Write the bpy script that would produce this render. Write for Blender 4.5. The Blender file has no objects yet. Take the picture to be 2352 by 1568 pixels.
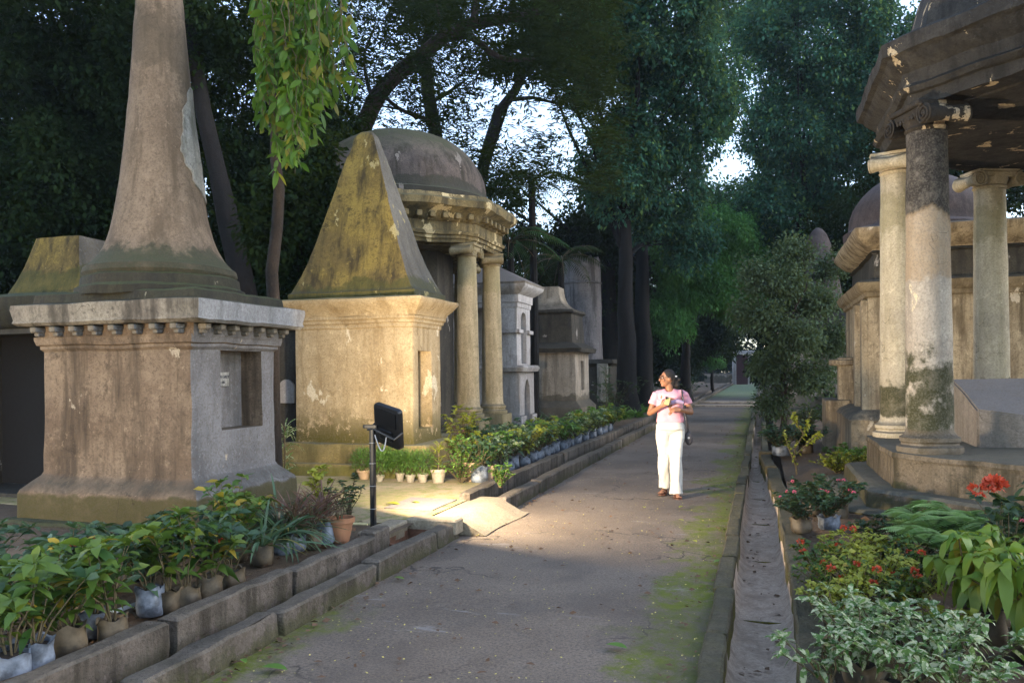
import bpy, bmesh, math, random
import numpy as np
from mathutils import Vector, Matrix, noise as mnoise
R = math.radians
SC = bpy.context.scene
COL = SC.collection
rng = np.random.default_rng(11)
random.seed(5)

# ------------------------------------------------------------------ camera
cam = bpy.data.objects.new('camera', bpy.data.cameras.new('camera'))
COL.objects.link(cam)
CAM_H, YAW, ROLL, FPX = 1.655, R(17.24), R(0.6), 1850.0
cam.matrix_world = (Matrix.Translation((0, 0, CAM_H)) @ Matrix.Rotation(YAW, 4, 'Z')
                    @ Matrix.Rotation(R(90), 4, 'X') @ Matrix.Rotation(-ROLL, 4, 'Z'))
cam.data.sensor_width = 36
cam.data.lens = 36 * FPX / 2352
cam.data.shift_y = (852 - 784) / 2352
cam.data.clip_end = 2000
SC.camera = cam

# ------------------------------------------------------------------ sky, sun, exposure
W = bpy.data.worlds.new('World'); SC.world = W; W.use_nodes = True
wt = W.node_tree; wt.nodes.clear()
wo = wt.nodes.new('ShaderNodeOutputWorld'); bg = wt.nodes.new('ShaderNodeBackground')
sky = wt.nodes.new('ShaderNodeTexSky'); sky.sky_type = 'NISHITA'; sky.sun_disc = False
SUN_EL, SUN_ROT = R(28.0), R(78)
sky.sun_elevation = SUN_EL; sky.sun_rotation = SUN_ROT
sky.air_density = 1.0; sky.dust_density = 0.6; sky.ozone_density = 2.0
hs = wt.nodes.new('ShaderNodeHueSaturation'); hs.inputs['Saturation'].default_value = 0.8
wt.links.new(sky.outputs[0], hs.inputs['Color'])
wt.links.new(hs.outputs[0], bg.inputs[0]); wt.links.new(bg.outputs[0], wo.inputs[0])
bg.inputs[1].default_value = 0.13
sun = bpy.data.objects.new('sun', bpy.data.lights.new('sun', 'SUN')); COL.objects.link(sun)
sun.data.energy = 0.22; sun.data.angle = R(25); sun.data.color = (1.0, 0.93, 0.85)
# direction towards the sun for the sky's rotation (rotation 0 = +Y, clockwise)
sd = Vector((math.sin(SUN_ROT) * math.cos(SUN_EL), math.cos(SUN_ROT) * math.cos(SUN_EL), math.sin(SUN_EL)))
sun.rotation_euler = sd.to_track_quat('Z', 'Y').to_euler()
vs = SC.view_settings
vs.view_transform = 'Standard'; vs.look = 'None'; vs.gamma = 1; vs.use_curve_mapping = False
vs.exposure = 2.2
SC.render.engine = 'CYCLES'
cy = SC.cycles
cy.max_bounces = 5; cy.diffuse_bounces = 3; cy.glossy_bounces = 2; cy.transmission_bounces = 3
cy.transparent_max_bounces = 6; cy.caustics_reflective = False; cy.caustics_refractive = False
cy.sample_clamp_indirect = 4.0; cy.use_denoising = True
LAMP_W = 112.0
LAMP2_W = 100.0
HAZE = 0.0004

# ------------------------------------------------------------------ objects
def tag(o, label=None, cat=None, group=None, kind=None):
    if label: o['label'] = label
    if cat: o['category'] = cat
    if group: o['group'] = group
    if kind: o['kind'] = kind
    return o

def empty(name, loc, rz=0.0, label=None, cat=None, group=None):
    o = bpy.data.objects.new(name, None); COL.objects.link(o)
    o.location = loc; o.rotation_euler = (0, 0, rz); o.empty_display_size = 0.2
    return tag(o, label, cat, group)

def copy_tree(o, parent=None):
    c = o.copy(); COL.objects.link(c); c.parent = parent
    for ch in list(o.children):
        copy_tree(ch, c)
    return c

def rotm(rz=0, rx=0, ry=0):
    return np.array((Matrix.Rotation(rz, 3, 'Z') @ Matrix.Rotation(ry, 3, 'Y') @ Matrix.Rotation(rx, 3, 'X')))

class MB:
    """collects geometry, builds one mesh object"""
    def __init__(s): s.V = []; s.F = []; s.n = 0
    def add(s, V, F):
        V = np.asarray(V, float).reshape(-1, 3)
        s.V.append(V); o = s.n; s.n += len(V)
        for f in F: s.F.append(tuple(int(i) + o for i in f))
        return s
    def addq(s, V, Q):           # numpy quads
        s.V.append(V); s.F.extend(map(tuple, (Q + s.n).tolist())); s.n += len(V); return s
    def box(s, c, h, M=None, bev=0.0):
        x, y, z = h
        if bev <= 0:
            V = np.array([(a * x, b * y, d * z) for a in (-1, 1) for b in (-1, 1) for d in (-1, 1)], float)
            F = [(0, 1, 3, 2), (4, 6, 7, 5), (0, 4, 5, 1), (2, 3, 7, 6), (0, 2, 6, 4), (1, 5, 7, 3)]
        else:
            b = min(bev, x * .9, y * .9, z * .9)
            t = MB(); t.loft([sq(x - b, y - b, -z, b * .5), sq(x, y, -z + b, b), sq(x, y, z - b, b), sq(x - b, y - b, z, b * .5)])
            V = np.concatenate(t.V); F = t.F
        if M is not None: V = V @ np.asarray(M).T
        return s.add(V + np.array(c), F)
    def loft(s, rings, cap=True, close=True):
        n = len(rings[0]); V = np.concatenate(rings); F = []
        for i in range(len(rings) - 1):
            a = i * n; b = a + n
            for j in range(n if close else n - 1):
                k = (j + 1) % n
                F.append((a + j, a + k, b + k, b + j))
        if cap:
            F.append(tuple(range(n - 1, -1, -1)))
            o = (len(rings) - 1) * n
            F.append(tuple(range(o, o + n)))
        return s.add(V, F)
    def tube(s, pts, rad, n=8, cap=True):
        pts = [Vector(p) for p in pts]
        if not hasattr(rad, '__len__'): rad = [rad] * len(pts)
        rings = []; up = None
        for i, p in enumerate(pts):
            d = (pts[min(i + 1, len(pts) - 1)] - pts[max(i - 1, 0)]).normalized()
            if up is None:
                up = Vector((0, 0, 1)) if abs(d.z) < .9 else Vector((1, 0, 0))
            x = d.cross(up)
            if x.length < 1e-4: x = d.cross(Vector((0, 1, 0)))
            x.normalize(); y = x.cross(d).normalized(); up = y
            r = rad[i]
            rings.append(np.array([p + x * (math.cos(2 * math.pi * j / n) * r) + y * (math.sin(2 * math.pi * j / n) * r) for j in range(n)]))
        return s.loft(rings, cap)
    def ell(s, c, r, M=None, nu=16, nv=10):
        rings = []
        for i in range(nv + 1):
            t = math.pi * (0.02 + 0.96 * i / nv) - math.pi / 2
            rings.append(np.array([(math.cos(t) * math.cos(2 * math.pi * j / nu) * r[0], math.cos(t) * math.sin(2 * math.pi * j / nu) * r[1], math.sin(t) * r[2]) for j in range(nu)]))
        if M is not None: rings = [q @ np.asarray(M).T for q in rings]
        return s.loft([q + np.array(c) for q in rings])
    def build(s, name, mat, parent=None, smooth=35, warp=None, subd=None, loc=None):
        me = bpy.data.meshes.new(name)
        V = np.concatenate(s.V) if s.V else np.zeros((0, 3))
        if warp:
            amp, sc = warp
            W_ = np.array([mnoise.noise_vector(Vector(v) * sc) for v in V]) * amp
            W2 = np.array([mnoise.noise_vector(Vector(v) * sc * 4.3 + Vector((7, 3, 1))) for v in V]) * amp * .45
            V = V + W_ + W2
        me.from_pydata(V.tolist(), [], s.F)
        me.materials.append(mat)
        if smooth:
            me.polygons.foreach_set('use_smooth', [True] * len(me.polygons))
            if smooth < 170: me.set_sharp_from_angle(angle=R(smooth))
        o = bpy.data.objects.new(name, me); COL.objects.link(o)
        if parent is not None: o.parent = parent
        if loc is not None: o.location = loc
        return o

def sq(hx, hy, z, r=0.02, m=6, cx=0, cy=0, k=2):
    """rounded rectangle ring, ccw"""
    r = max(min(r, hx * .95, hy * .95), 1e-4); P = []
    cor = [(hx - r, hy - r, 0), (-hx + r, hy - r, 90), (-hx + r, -hy + r, 180), (hx - r, -hy + r, 270)]
    for q in range(4):
        x, y, a0 = cor[q]
        arc = [(x + r * math.cos(R(a0 + 90 * t / k)), y + r * math.sin(R(a0 + 90 * t / k))) for t in range(k + 1)]
        P += arc
        nx, ny, na = cor[(q + 1) % 4]
        e = (nx + r * math.cos(R(na)), ny + r * math.sin(R(na))); b = arc[-1]
        for t in range(1, m): P.append((b[0] + (e[0] - b[0]) * t / m, b[1] + (e[1] - b[1]) * t / m))
    return np.array([(p[0] + cx, p[1] + cy, z) for p in P])

def circ(r, z, n=32, cx=0, cy=0, ph=0.0):
    return np.array([(cx + r * math.cos(2 * math.pi * j / n + ph), cy + r * math.sin(2 * math.pi * j / n + ph), z) for j in range(n)])

def poly_ring(n, r, z, ph, m=6):
    c = [(r * math.cos(2 * math.pi * j / n + ph), r * math.sin(2 * math.pi * j / n + ph)) for j in range(n)]
    P = []
    for j in range(n):
        a = c[j]; b = c[(j + 1) % n]
        for t in range(m): P.append((a[0] + (b[0] - a[0]) * t / m, a[1] + (b[1] - a[1]) * t / m, z))
    return np.array(P)

def dens(prof, step=0.18):
    """subdivide a profile [(z, a, b..)] so rings are never far apart"""
    out = [prof[0]]
    for p, q in zip(prof[:-1], prof[1:]):
        L = math.dist(p[:2], q[:2]); n = max(1, int(math.ceil(L / step)))
        for i in range(1, n + 1):
            t = i / n; out.append(tuple(a + (b - a) * t for a, b in zip(p, q)))
    return out

def smoothprof(prof, n=24):
    z = np.array([p[0] for p in prof]); r = np.array([p[1] for p in prof])
    t = np.linspace(0, len(z) - 1, n)
    # catmull-rom
    def cr(a, t):
        i = int(min(max(math.floor(t), 0), len(a) - 2)); f = t - i
        p0 = a[max(i - 1, 0)]; p1 = a[i]; p2 = a[i + 1]; p3 = a[min(i + 2, len(a) - 1)]
        return .5 * (2 * p1 + (p2 - p0) * f + (2 * p0 - 5 * p1 + 4 * p2 - p3) * f * f + (3 * p1 - p0 - 3 * p2 + p3) * f ** 3)
    return [(cr(z, a), cr(r, a)) for a in t]

def cut(o, cutter):
    """boolean difference, baked"""
    c = cutter.build('cutter', o.data.materials[0])
    c.parent = o.parent
    m = o.modifiers.new('b', 'BOOLEAN'); m.operation = 'DIFFERENCE'; m.object = c; m.solver = 'EXACT'
    bpy.context.view_layer.update()
    dg = bpy.context.evaluated_depsgraph_get()
    me = bpy.data.meshes.new_from_object(o.evaluated_get(dg))
    o.modifiers.clear(); old = o.data; o.data = me; me.name = old.name
    me.set_sharp_from_angle(angle=R(35))
    bpy.data.objects.remove(c); return o

def remesh(o, vox, smooth=6, mat=None):
    m = o.modifiers.new('r', 'REMESH'); m.mode = 'VOXEL'; m.voxel_size = vox; m.use_smooth_shade = True
    if smooth:
        m2 = o.modifiers.new('s', 'SMOOTH'); m2.iterations = smooth; m2.factor = .5
    bpy.context.view_layer.update()
    dg = bpy.context.evaluated_depsgraph_get()
    me = bpy.data.meshes.new_from_object(o.evaluated_get(dg))
    mt = o.data.materials[0]; o.modifiers.clear(); old = o.data; o.data = me; me.name = old.name
    me.materials.clear(); me.materials.append(mt)
    me.polygons.foreach_set('use_smooth', [True] * len(me.polygons))
    return o

# ------------------------------------------------------------------ leaves
def nrm(a): return a / np.maximum(np.linalg.norm(a, axis=-1, keepdims=True), 1e-9)

def leaf_geo(B, D, L, Wd, curl=0.3, segs=1, fold=0.0, up=None):
    """B base, D dir, L length, Wd half width -> V, Q"""
    B = np.asarray(B, float); D = nrm(np.asarray(D, float)); N = len(B)
    L = np.broadcast_to(L, N).astype(float); Wd = np.broadcast_to(Wd, N).astype(float); curl = np.broadcast_to(curl, N).astype(float)
    if up is None:
        up = np.tile([0, 0, 1.], (N, 1)) + rng.normal(0, .35, (N, 3))
    S = nrm(np.cross(D, up)); U = nrm(np.cross(S, D))
    if segs == 1:
        mid = B + D * (L * .45)[:, None]
        tip = B + D * L[:, None] - U * (curl * L)[:, None]
        V = np.stack([B, mid + S * Wd[:, None], tip, mid - S * Wd[:, None]], 1).reshape(-1, 3)
        return V, np.arange(4 * N).reshape(N, 4)
    ts = np.linspace(0, 1, segs + 1)
    prof = np.sin(np.pi * np.clip(ts * .93 + .05, 0, 1)) ** .8; prof[-1] = .02; prof[0] = .12
    rows = []
    g = np.array([0, 0, -1.])
    for t, w in zip(ts, prof):
        P = B + D * (L * t * (1 - .25 * np.clip(curl, 0, 1) * t))[:, None] + g * (curl * L * t * t)[:, None]
        ww = (Wd * w)[:, None]
        if fold: rows.append(np.stack([P + S * ww + U * ww * fold, P, P - S * ww + U * ww * fold], 1))
        else: rows.append(np.stack([P + S * ww, P - S * ww], 1))
    A = np.stack(rows, 1); k = A.shape[2]
    V = A.reshape(-1, 3); n = (segs + 1) * k
    q = []
    for i in range(segs):
        for j in range(k - 1): q.append((i * k + j, i * k + j + 1, (i + 1) * k + j + 1, (i + 1) * k + j))
    Q = (np.array(q)[None] + (np.arange(N) * n)[:, None, None]).reshape(-1, 4)
    return V, Q

def np_obj(name, V, Q, mat, parent=None, smooth=True):
    me = bpy.data.meshes.new(name)
    me.vertices.add(len(V)); me.vertices.foreach_set('co', V.astype(np.float32).ravel())
    me.loops.add(Q.size); me.loops.foreach_set('vertex_index', Q.astype(np.int32).ravel())
    me.polygons.add(len(Q)); me.polygons.foreach_set('loop_start', np.arange(0, Q.size, 4, dtype=np.int32))
    me.polygons.foreach_set('loop_total', np.full(len(Q), 4, dtype=np.int32))
    me.update(calc_edges=True)
    if smooth: me.polygons.foreach_set('use_smooth', [True] * len(Q))
    me.materials.append(mat)
    o = bpy.data.objects.new(name, me); COL.objects.link(o)
    if parent is not None: o.parent = parent
    return o

def merge(parts):
    V = []; Q = []; n = 0
    for v, q in parts: V.append(v); Q.append(q + n); n += len(v)
    return np.concatenate(V), np.concatenate(Q)

# ------------------------------------------------------------------ materials
class NB:
    def __init__(s, name):
        s.m = bpy.data.materials.new(name); s.m.use_nodes = True; s.t = s.m.node_tree
        s.b = s.t.nodes['Principled BSDF']; s.b.inputs['Roughness'].default_value = .9
        s.b.inputs['Specular IOR Level'].default_value = .25
        s._tc = None
    def node(s, k, **kw):
        n = s.t.nodes.new(k)
        for a, b in kw.items(): setattr(n, a, b)
        return n
    def put(s, inp, v):
        if v is None: return
        if isinstance(v, bpy.types.NodeSocket): s.t.links.new(v, inp)
        elif isinstance(v, (tuple, list)) and len(v) == 3 and inp.type == 'RGBA': inp.default_value = (*v, 1)
        else: inp.default_value = v
    def co(s):
        if s._tc is None: s._tc = s.node('ShaderNodeTexCoord').outputs['Object']
        return s._tc
    def world(s): return s.node('ShaderNodeNewGeometry').outputs['Position']
    def scale(s, v, sc, loc=(0, 0, 0)):
        n = s.node('ShaderNodeMapping'); s.put(n.inputs[0], v); n.inputs['Scale'].default_value = sc; n.inputs['Location'].default_value = loc
        return n.outputs[0]
    def noise(s, sc, det=5, v=None, rough=.6, dist=0.0):
        n = s.node('ShaderNodeTexNoise'); s.put(n.inputs['Vector'], v or s.co()); n.inputs['Scale'].default_value = sc
        n.inputs['Detail'].default_value = det; n.inputs['Roughness'].default_value = rough; n.inputs['Distortion'].default_value = dist
        return n.outputs['Fac']
    def voro(s, sc, v=None, feat='F1'):
        n = s.node('ShaderNodeTexVoronoi', feature=feat); s.put(n.inputs['Vector'], v or s.co()); n.inputs['Scale'].default_value = sc
        return n.outputs['Distance']
    def ma(s, op, a, b=0.0, c=0.0, clamp=False):
        n = s.node('ShaderNodeMath', operation=op); n.use_clamp = clamp
        s.put(n.inputs[0], a); s.put(n.inputs[1], b); s.put(n.inputs[2], c)
        return n.outputs[0]
    def mr(s, v, a, b, c=0.0, d=1.0, smooth=True):
        n = s.node('ShaderNodeMapRange'); n.interpolation_type = 'SMOOTHSTEP' if smooth else 'LINEAR'
        s.put(n.inputs[0], v)
        for i, x in enumerate((a, b, c, d)): n.inputs[1 + i].default_value = x
        return n.outputs[0]
    def mix(s, f, a, b, mode='MIX'):
        n = s.node('ShaderNodeMix', data_type='RGBA', blend_type=mode)
        s.put(n.inputs[0], f); s.put(n.inputs[6], a); s.put(n.inputs[7], b)
        return n.outputs[2]
    def xyz(s, v=None):
        n = s.node('ShaderNodeSeparateXYZ'); s.put(n.inputs[0], v or s.co()); return n.outputs
    def nz(s): return s.xyz(s.node('ShaderNodeNewGeometry').outputs['Normal'])[2]
    def color(s, c): s.put(s.b.inputs['Base Color'], c)
    def bump(s, h, st=.3, d=.02):
        n = s.node('ShaderNodeBump'); n.inputs['Strength'].default_value = st; n.inputs['Distance'].default_value = d
        s.put(n.inputs['Height'], h); s.t.links.new(n.outputs[0], s.b.inputs['Normal']); return n

def plaster(name, base, base2, stain=(.10, .075, .045), stain_amt=.5, bands=(), top=(.035, .035, .03), top_amt=.7,
            moss=None, moss_z=(0, .6), seed=0., bump=.5, side_grey=None, flake=None):
    """lime plaster: mottled colour, runs, growth bands (z lo, z hi, colour, amount, raggedness), dark upward faces"""
    n = NB(name); co = n.scale(n.co(), (1, 1, 1), (seed, seed * 1.7, 0))
    a = n.noise(1.1, 8, co, .65); b = n.noise(7, 8, co, .7); f = n.noise(45, 4, co, .7)
    run = n.noise(1.0, 6, n.scale(n.co(), (5, 5, .55), (seed, 0, 0)), .65)
    c = n.mix(n.mr(a, .35, .65), base, base2)
    c = n.mix(n.ma('MULTIPLY', n.mr(b, .5, .72), .55), c, tuple(x * 1.35 for x in base))
    c = n.mix(n.ma('MULTIPLY', n.mr(run, .44, .66), stain_amt), c, stain)
    c = n.mix(n.mr(n.noise(17, 8, co, .8), .5, .66, 0, stain_amt * .75), c, stain)
    c = n.mix(n.mr(n.noise(11, 7, n.scale(co, (1, 1, .7), (5, 2, 1)), .8), .58, .68, 0, .5), c, tuple(min(.8, x * 1.6) for x in base))
    c = n.mix(n.ma('MULTIPLY', n.mr(n.noise(3.2, 10, co, .75, .6), .54, .7), stain_amt * .9), c, tuple(x * .75 for x in stain))
    if side_grey:   # grey mixed into the side that faces the path, ragged at the corner
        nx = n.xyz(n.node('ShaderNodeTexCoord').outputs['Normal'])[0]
        cc = n.mix(n.mr(a, .35, .65), side_grey, tuple(x * .62 for x in side_grey)); cc = n.mix(n.ma('MULTIPLY', n.mr(run, .46, .68), .6), cc, tuple(x * .38 for x in side_grey))
        cc = n.mix(n.mr(n.noise(19, 8, co, .8), .52, .66, 0, .5), cc, tuple(x * 1.5 for x in side_grey))
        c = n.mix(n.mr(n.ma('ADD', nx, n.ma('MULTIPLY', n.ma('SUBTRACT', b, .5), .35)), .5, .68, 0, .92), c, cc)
    z = n.xyz()[2]
    for (lo, hi, col, amt, rag) in bands:
        zz = n.ma('ADD', z, n.ma('MULTIPLY', n.ma('SUBTRACT', n.noise(1.9, 9, co, .66), .5), rag * 2.6))
        w = max(.02, rag * .12)
        m = n.ma('MULTIPLY', n.mr(zz, lo - w, lo + w), n.mr(zz, hi - w, hi + w, 1, 0))
        m = n.ma('MULTIPLY', m, n.mr(n.noise(5, 9, co, .75), .3, .55, amt * .72, amt))
        c = n.mix(m, c, col)
    if moss:
        zz = n.mr(z, moss_z[0], moss_z[1], 1, 0)
        v = n.voro(7, n.scale(co, (1, 1, 1)), 'SMOOTH_F1')
        m = n.ma('MULTIPLY', zz, n.mr(n.ma('ADD', n.noise(4.5, 10, co, .75), n.ma('MULTIPLY', zz, .14)), .51, .55))
        c = n.mix(m, c, moss)
    if flake:
        m = n.mr(n.noise(2.6, 10, n.scale(co, (1, 1, .6), (3, 1, 4)), .62, .3), flake[1], flake[1] + .012)
        c = n.mix(m, c, flake[0])
    # hairline cracks where the plaster has moved
    wv = n.node('ShaderNodeVectorMath', operation='MULTIPLY_ADD'); n.put(wv.inputs[0], n.node('ShaderNodeTexNoise').outputs['Color']); n.t.links.new(co, wv.inputs[0].node.inputs[2])
    nn = wv.inputs[0].links[0].from_node; n.put(nn.inputs['Vector'], co); nn.inputs['Scale'].default_value = 4; nn.inputs['Detail'].default_value = 6; wv.inputs[1].default_value = (.35, .35, .35)
    ck = n.ma('MULTIPLY', n.mr(n.voro(1.5, wv.outputs[0], 'DISTANCE_TO_EDGE'), .001, .007, 1, 0), n.mr(n.noise(1.3, 3, co), .54, .62))
    c = n.mix(n.ma('MULTIPLY', ck, .6), c, tuple(x * .3 for x in stain))
    # upward faces collect dirt and moss
    u = n.ma('MULTIPLY', n.mr(n.nz(), .35, .8), n.mr(b, .3, .6, top_amt * .6, top_amt))
    c = n.mix(u, c, top)
    c = n.mix(n.mr(f, .42, .68, .0, .5), c, tuple(x * .35 for x in base))
    n.color(c)
    h = n.ma('ADD', n.ma('MULTIPLY', b, .8), n.ma('MULTIPLY', f, .5))
    h = n.ma('ADD', h, n.ma('MULTIPLY', a, 1.2))
    n.bump(h, bump, .03)
    return n.m

def leafmat(name, c1, c2, c3=None, trans=.35, rough=.5, spec=.4, vari=None):
    n = NB(name)
    g = n.node('ShaderNodeNewGeometry').outputs['Random Per Island']
    c = n.mix(g, c1, c2)
    if c3: c = n.mix(n.mr(g, .86, .9), c, c3)
    if vari:
        c = n.mix(n.mr(n.noise(38, 3), .49, .55), c, vari)
    c = n.mix(n.mr(n.noise(.9, 4), .38, .62, .55, 0), c, tuple(x * .35 for x in c1))
    n.color(c); n.b.inputs['Roughness'].default_value = rough; n.b.inputs['Specular IOR Level'].default_value = spec
    if trans:
        t = n.node('ShaderNodeBsdfTranslucent'); n.put(t.inputs[0], n.mix(.35, c, (.16, .2, .02)))
        mx = n.node('ShaderNodeMixShader'); mx.inputs[0].default_value = trans
        n.t.links.new(n.b.outputs[0], mx.inputs[1]); n.t.links.new(t.outputs[0], mx.inputs[2])
        n.t.links.new(mx.outputs[0], n.t.nodes['Material Output'].inputs[0])
    return n.m

def plain(name, c, rough=.6, metal=0., spec=.4, var=.25, sc=20, bump=.15):
    n = NB(name); f = n.noise(sc, 5)
    n.color(n.mix(n.mr(f, .3, .7), c, tuple(x * (1 - var) for x in c)))
    n.b.inputs['Roughness'].default_value = rough; n.b.inputs['Metallic'].default_value = metal
    n.b.inputs['Specular IOR Level'].default_value = spec
    if bump: n.bump(f, bump, .004)
    return n.m

BLACK = (.018, .017, .015); MOSS = (.10, .105, .018); MOSSD = (.045, .05, .014); OCH = (.34, .27, .11)
M = {}
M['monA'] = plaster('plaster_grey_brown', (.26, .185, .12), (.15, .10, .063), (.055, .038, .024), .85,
    bands=[(.0, .46, (.062, .053, .015), .92, .10)], side_grey=(.215, .205, .20), seed=3, top=(.05, .05, .04), flake=((.42, .34, .24), .67))
M['monAshaft'] = plaster('plaster_shaft', (.225, .165, .112), (.155, .11, .072), (.07, .05, .03), .7,
    bands=[(2.2, 2.98, (.035, .036, .02), .96, .45), (4.9, 5.6, (.05, .04, .025), .5, .8)], seed=5, top=(.05, .055, .025))
M['monAtop'] = plaster('plaster_cornice', (.28, .24, .18), (.19, .155, .12), (.04, .032, .024), .85, seed=7, side_grey=(.27, .265, .26), top=(.03, .033, .018), top_amt=.95, flake=((.45, .43, .38), .66))
M['monAstep'] = plaster('mossy_step', (.06, .05, .032), (.035, .033, .02), BLACK, .7, seed=9, top=(.05, .06, .02), flake=((.2, .18, .13), .66))
M['whitelime'] = plaster('white_lime', (.40, .375, .33), (.28, .26, .22), (.07, .07, .045), .8, seed=2, top_amt=.2)
M['monB'] = plaster('plaster_ochre', (.46, .355, .21), (.35, .26, .145), (.2, .13, .055), .6,
    moss=(.075, .062, .010), moss_z=(.62, 1.30), seed=12, top=(.12, .11, .03), flake=((.60, .51, .36), .64))
M['monBpyr'] = plaster('mossy_pyramid', (.23, .165, .04), (.12, .085, .03), (.03, .023, .012), .95, seed=15, side_grey=(.15, .14, .125),
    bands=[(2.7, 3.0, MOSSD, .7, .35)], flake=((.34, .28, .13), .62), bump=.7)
M['monBbase'] = plaster('mossy_plinth', (.25, .19, .075), (.17, .13, .05), (.07, .06, .02), .6, bands=[(.15, .33, MOSS, .7, .12)], seed=17, top=(.2, .19, .12), top_amt=.6)
M['dome'] = plaster('dome_render', (.115, .09, .075), (.07, .055, .048), (.022, .02, .012), .9, bands=[(4.8, 5.45, (.03, .03, .02), .9, .3), (6.3, 7.6, (.05, .055, .025), .85, .5)], seed=21, top=(.06, .06, .03), bump=.8, flake=((.2, .17, .145), .66))
M['ent'] = plaster('dark_entablature', (.21, .16, .075), (.13, .10, .045), (.03, .026, .016), .8, seed=24, top=(.05, .05, .025), flake=((.5, .4, .22), .60))
M['colC'] = plaster('column_ochre', (.42, .33, .20), (.33, .26, .16), (.12, .1, .04), .55, seed=27, bands=[(.0, .9, (.14, .12, .05), .5, .5), (3.4, 4.1, (.2, .17, .07), .5, .6)])
M['white'] = plaster('whitewash', (.52, .49, .47), (.42, .39, .37), (.13, .11, .09), .5, seed=31, bands=[(.0, 1.9, (.10, .08, .06), .35, 1.2)])
M['monE'] = plaster('plaster_dim', (.40, .34, .27), (.30, .25, .19), (.08, .065, .045), .6, seed=34, bands=[(0, .9, (.07, .06, .04), .8, .4)])
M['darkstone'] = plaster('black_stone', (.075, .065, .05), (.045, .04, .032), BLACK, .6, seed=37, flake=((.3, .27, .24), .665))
M['monF'] = plaster('tower_render', (.22, .2, .2), (.15, .14, .145), (.04, .035, .035), .8, seed=40)
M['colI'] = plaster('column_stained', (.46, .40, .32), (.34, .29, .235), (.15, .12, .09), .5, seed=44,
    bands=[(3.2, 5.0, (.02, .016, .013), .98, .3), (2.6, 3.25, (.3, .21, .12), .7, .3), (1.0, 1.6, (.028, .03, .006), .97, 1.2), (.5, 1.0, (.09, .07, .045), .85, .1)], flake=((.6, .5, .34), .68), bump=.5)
M['colI2'] = plaster('column_pale', (.52, .44, .31), (.40, .34, .25), (.2, .17, .08), .4, seed=47,
    bands=[(3.4, 4.0, (.16, .14, .05), .5, .6), (1.0, 1.5, (.035, .035, .01), .95, .25)], flake=((.6, .5, .33), .66))
M['capI'] = plaster('sooty_capital', (.07, .055, .04), (.03, .025, .02), BLACK, .5, seed=49, top=(.03, .025, .02), flake=((.45, .35, .23), .56), bump=.8)
M['entI'] = plaster('sooty_entablature', (.062, .055, .047), (.034, .031, .028), (.010, .009, .008), .7, seed=50, top=(.02, .019, .017), flake=((.5, .39, .25), .61), bump=1.0)
M['plinthI'] = plaster('plinth_brown', (.165, .13, .09), (.10, .078, .052), (.03, .026, .014), .85, bands=[(-.2, .34, (.045, .045, .016), .8, .3)], seed=53, top=(.10, .10, .08), top_amt=.8)
M['slab'] = plaster('slab_grey', (.27, .23, .19), (.2, .17, .14), (.09, .08, .06), .4, seed=56, top=(.17, .16, .16), top_amt=.8)
M['monH'] = plaster('plaster_tan', (.50, .40, .26), (.33, .25, .155), (.10, .07, .04), .9, seed=59,
    bands=[(0, .9, (.16, .12, .08), .6, .5), (2.7, 3.2, (.12, .09, .05), .5, .35)], flake=((.62, .52, .39), .64), top_amt=.9)
M['domeH'] = plaster('dome_mauve', (.09, .068, .062), (.06, .046, .043), (.025, .02, .018), .6, seed=62, top=(.1, .085, .085))
M['kerb'] = plaster('kerb_stone', (.16, .13, .105), (.10, .08, .062), (.03, .024, .015), .85, seed=65, moss=(.05, .05, .014), moss_z=(-.1, .22), top=(.12, .105, .08), top_amt=.5, bump=1.0)
M['kerbm'] = plaster('kerb_mossy', (.11, .09, .06), (.07, .055, .03), (.025, .022, .01), .8, seed=68, moss=(.14, .125, .015), moss_z=(-.2, .16), top=(.09, .085, .055), top_amt=.6, bump=1.0)
M['drainf'] = plaster('drain_cement', (.55, .44, .34), (.42, .33, .245), (.18, .13, .09), .6, seed=71, top=(.38, .29, .21), top_amt=.35, bump=.9)
M['cement'] = plaster('cement_slab', (.29, .245, .175), (.22, .185, .13), (.11, .085, .05), .5, seed=74, top=(.27, .23, .165), top_amt=.5)
M['chamber_shade'] = plain('painted_shade', (.012, .011, .011), .95, bump=0)
M['brick'] = plain('old_brick', (.19, .09, .05), .9, var=.5, sc=14)
M['metal'] = plain('black_metal', (.012, .012, .013), .35, .2, .5, bump=0)
M['wire'] = plain('wire_grey', (.45, .45, .46), .5)
M['terra'] = plain('terracotta', (.36, .17, .085), .8, var=.35, sc=9)
M['terral'] = plain('pale_terracotta', (.46, .32, .2), .85, var=.3, sc=9)
M['bag'] = plain('grow_bag', (.12, .09, .055), .5, var=.75, sc=9, bump=.5)
M['bagb'] = plain('grow_bag_blue', (.2, .23, .28), .45, var=.8, sc=11, bump=.5)
M['potw'] = plain('white_pot', (.33, .29, .22), .6, var=.4, sc=15)
M['soilp'] = plain('pot_soil', (.035, .025, .018), .95, var=.5, sc=40)
M['pipe'] = plain('pvc_pipe', (.62, .63, .66), .4, var=.3, sc=8, bump=0)
M['stem'] = plain('green_stem', (.10, .075, .035), .8, var=.4)
M['bark'] = plaster('bark', (.05, .036, .026), (.03, .022, .017), (.014, .011, .008), .6, seed=80, top_amt=0, bump=1.0)
M['barkdk'] = plaster('bark_dark', (.013, .010, .009), (.008, .007, .006), (.004, .004, .004), .6, seed=82, top_amt=0, bump=1.0)
M['red'] = plain('red_petals', (.5, .06, .02), .6, bump=0)
M['pink'] = plain('pink_petals', (.72, .14, .22), .6, bump=0)
M['yellowp'] = plain('straw', (.6, .5, .25), .7, bump=0)
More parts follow.
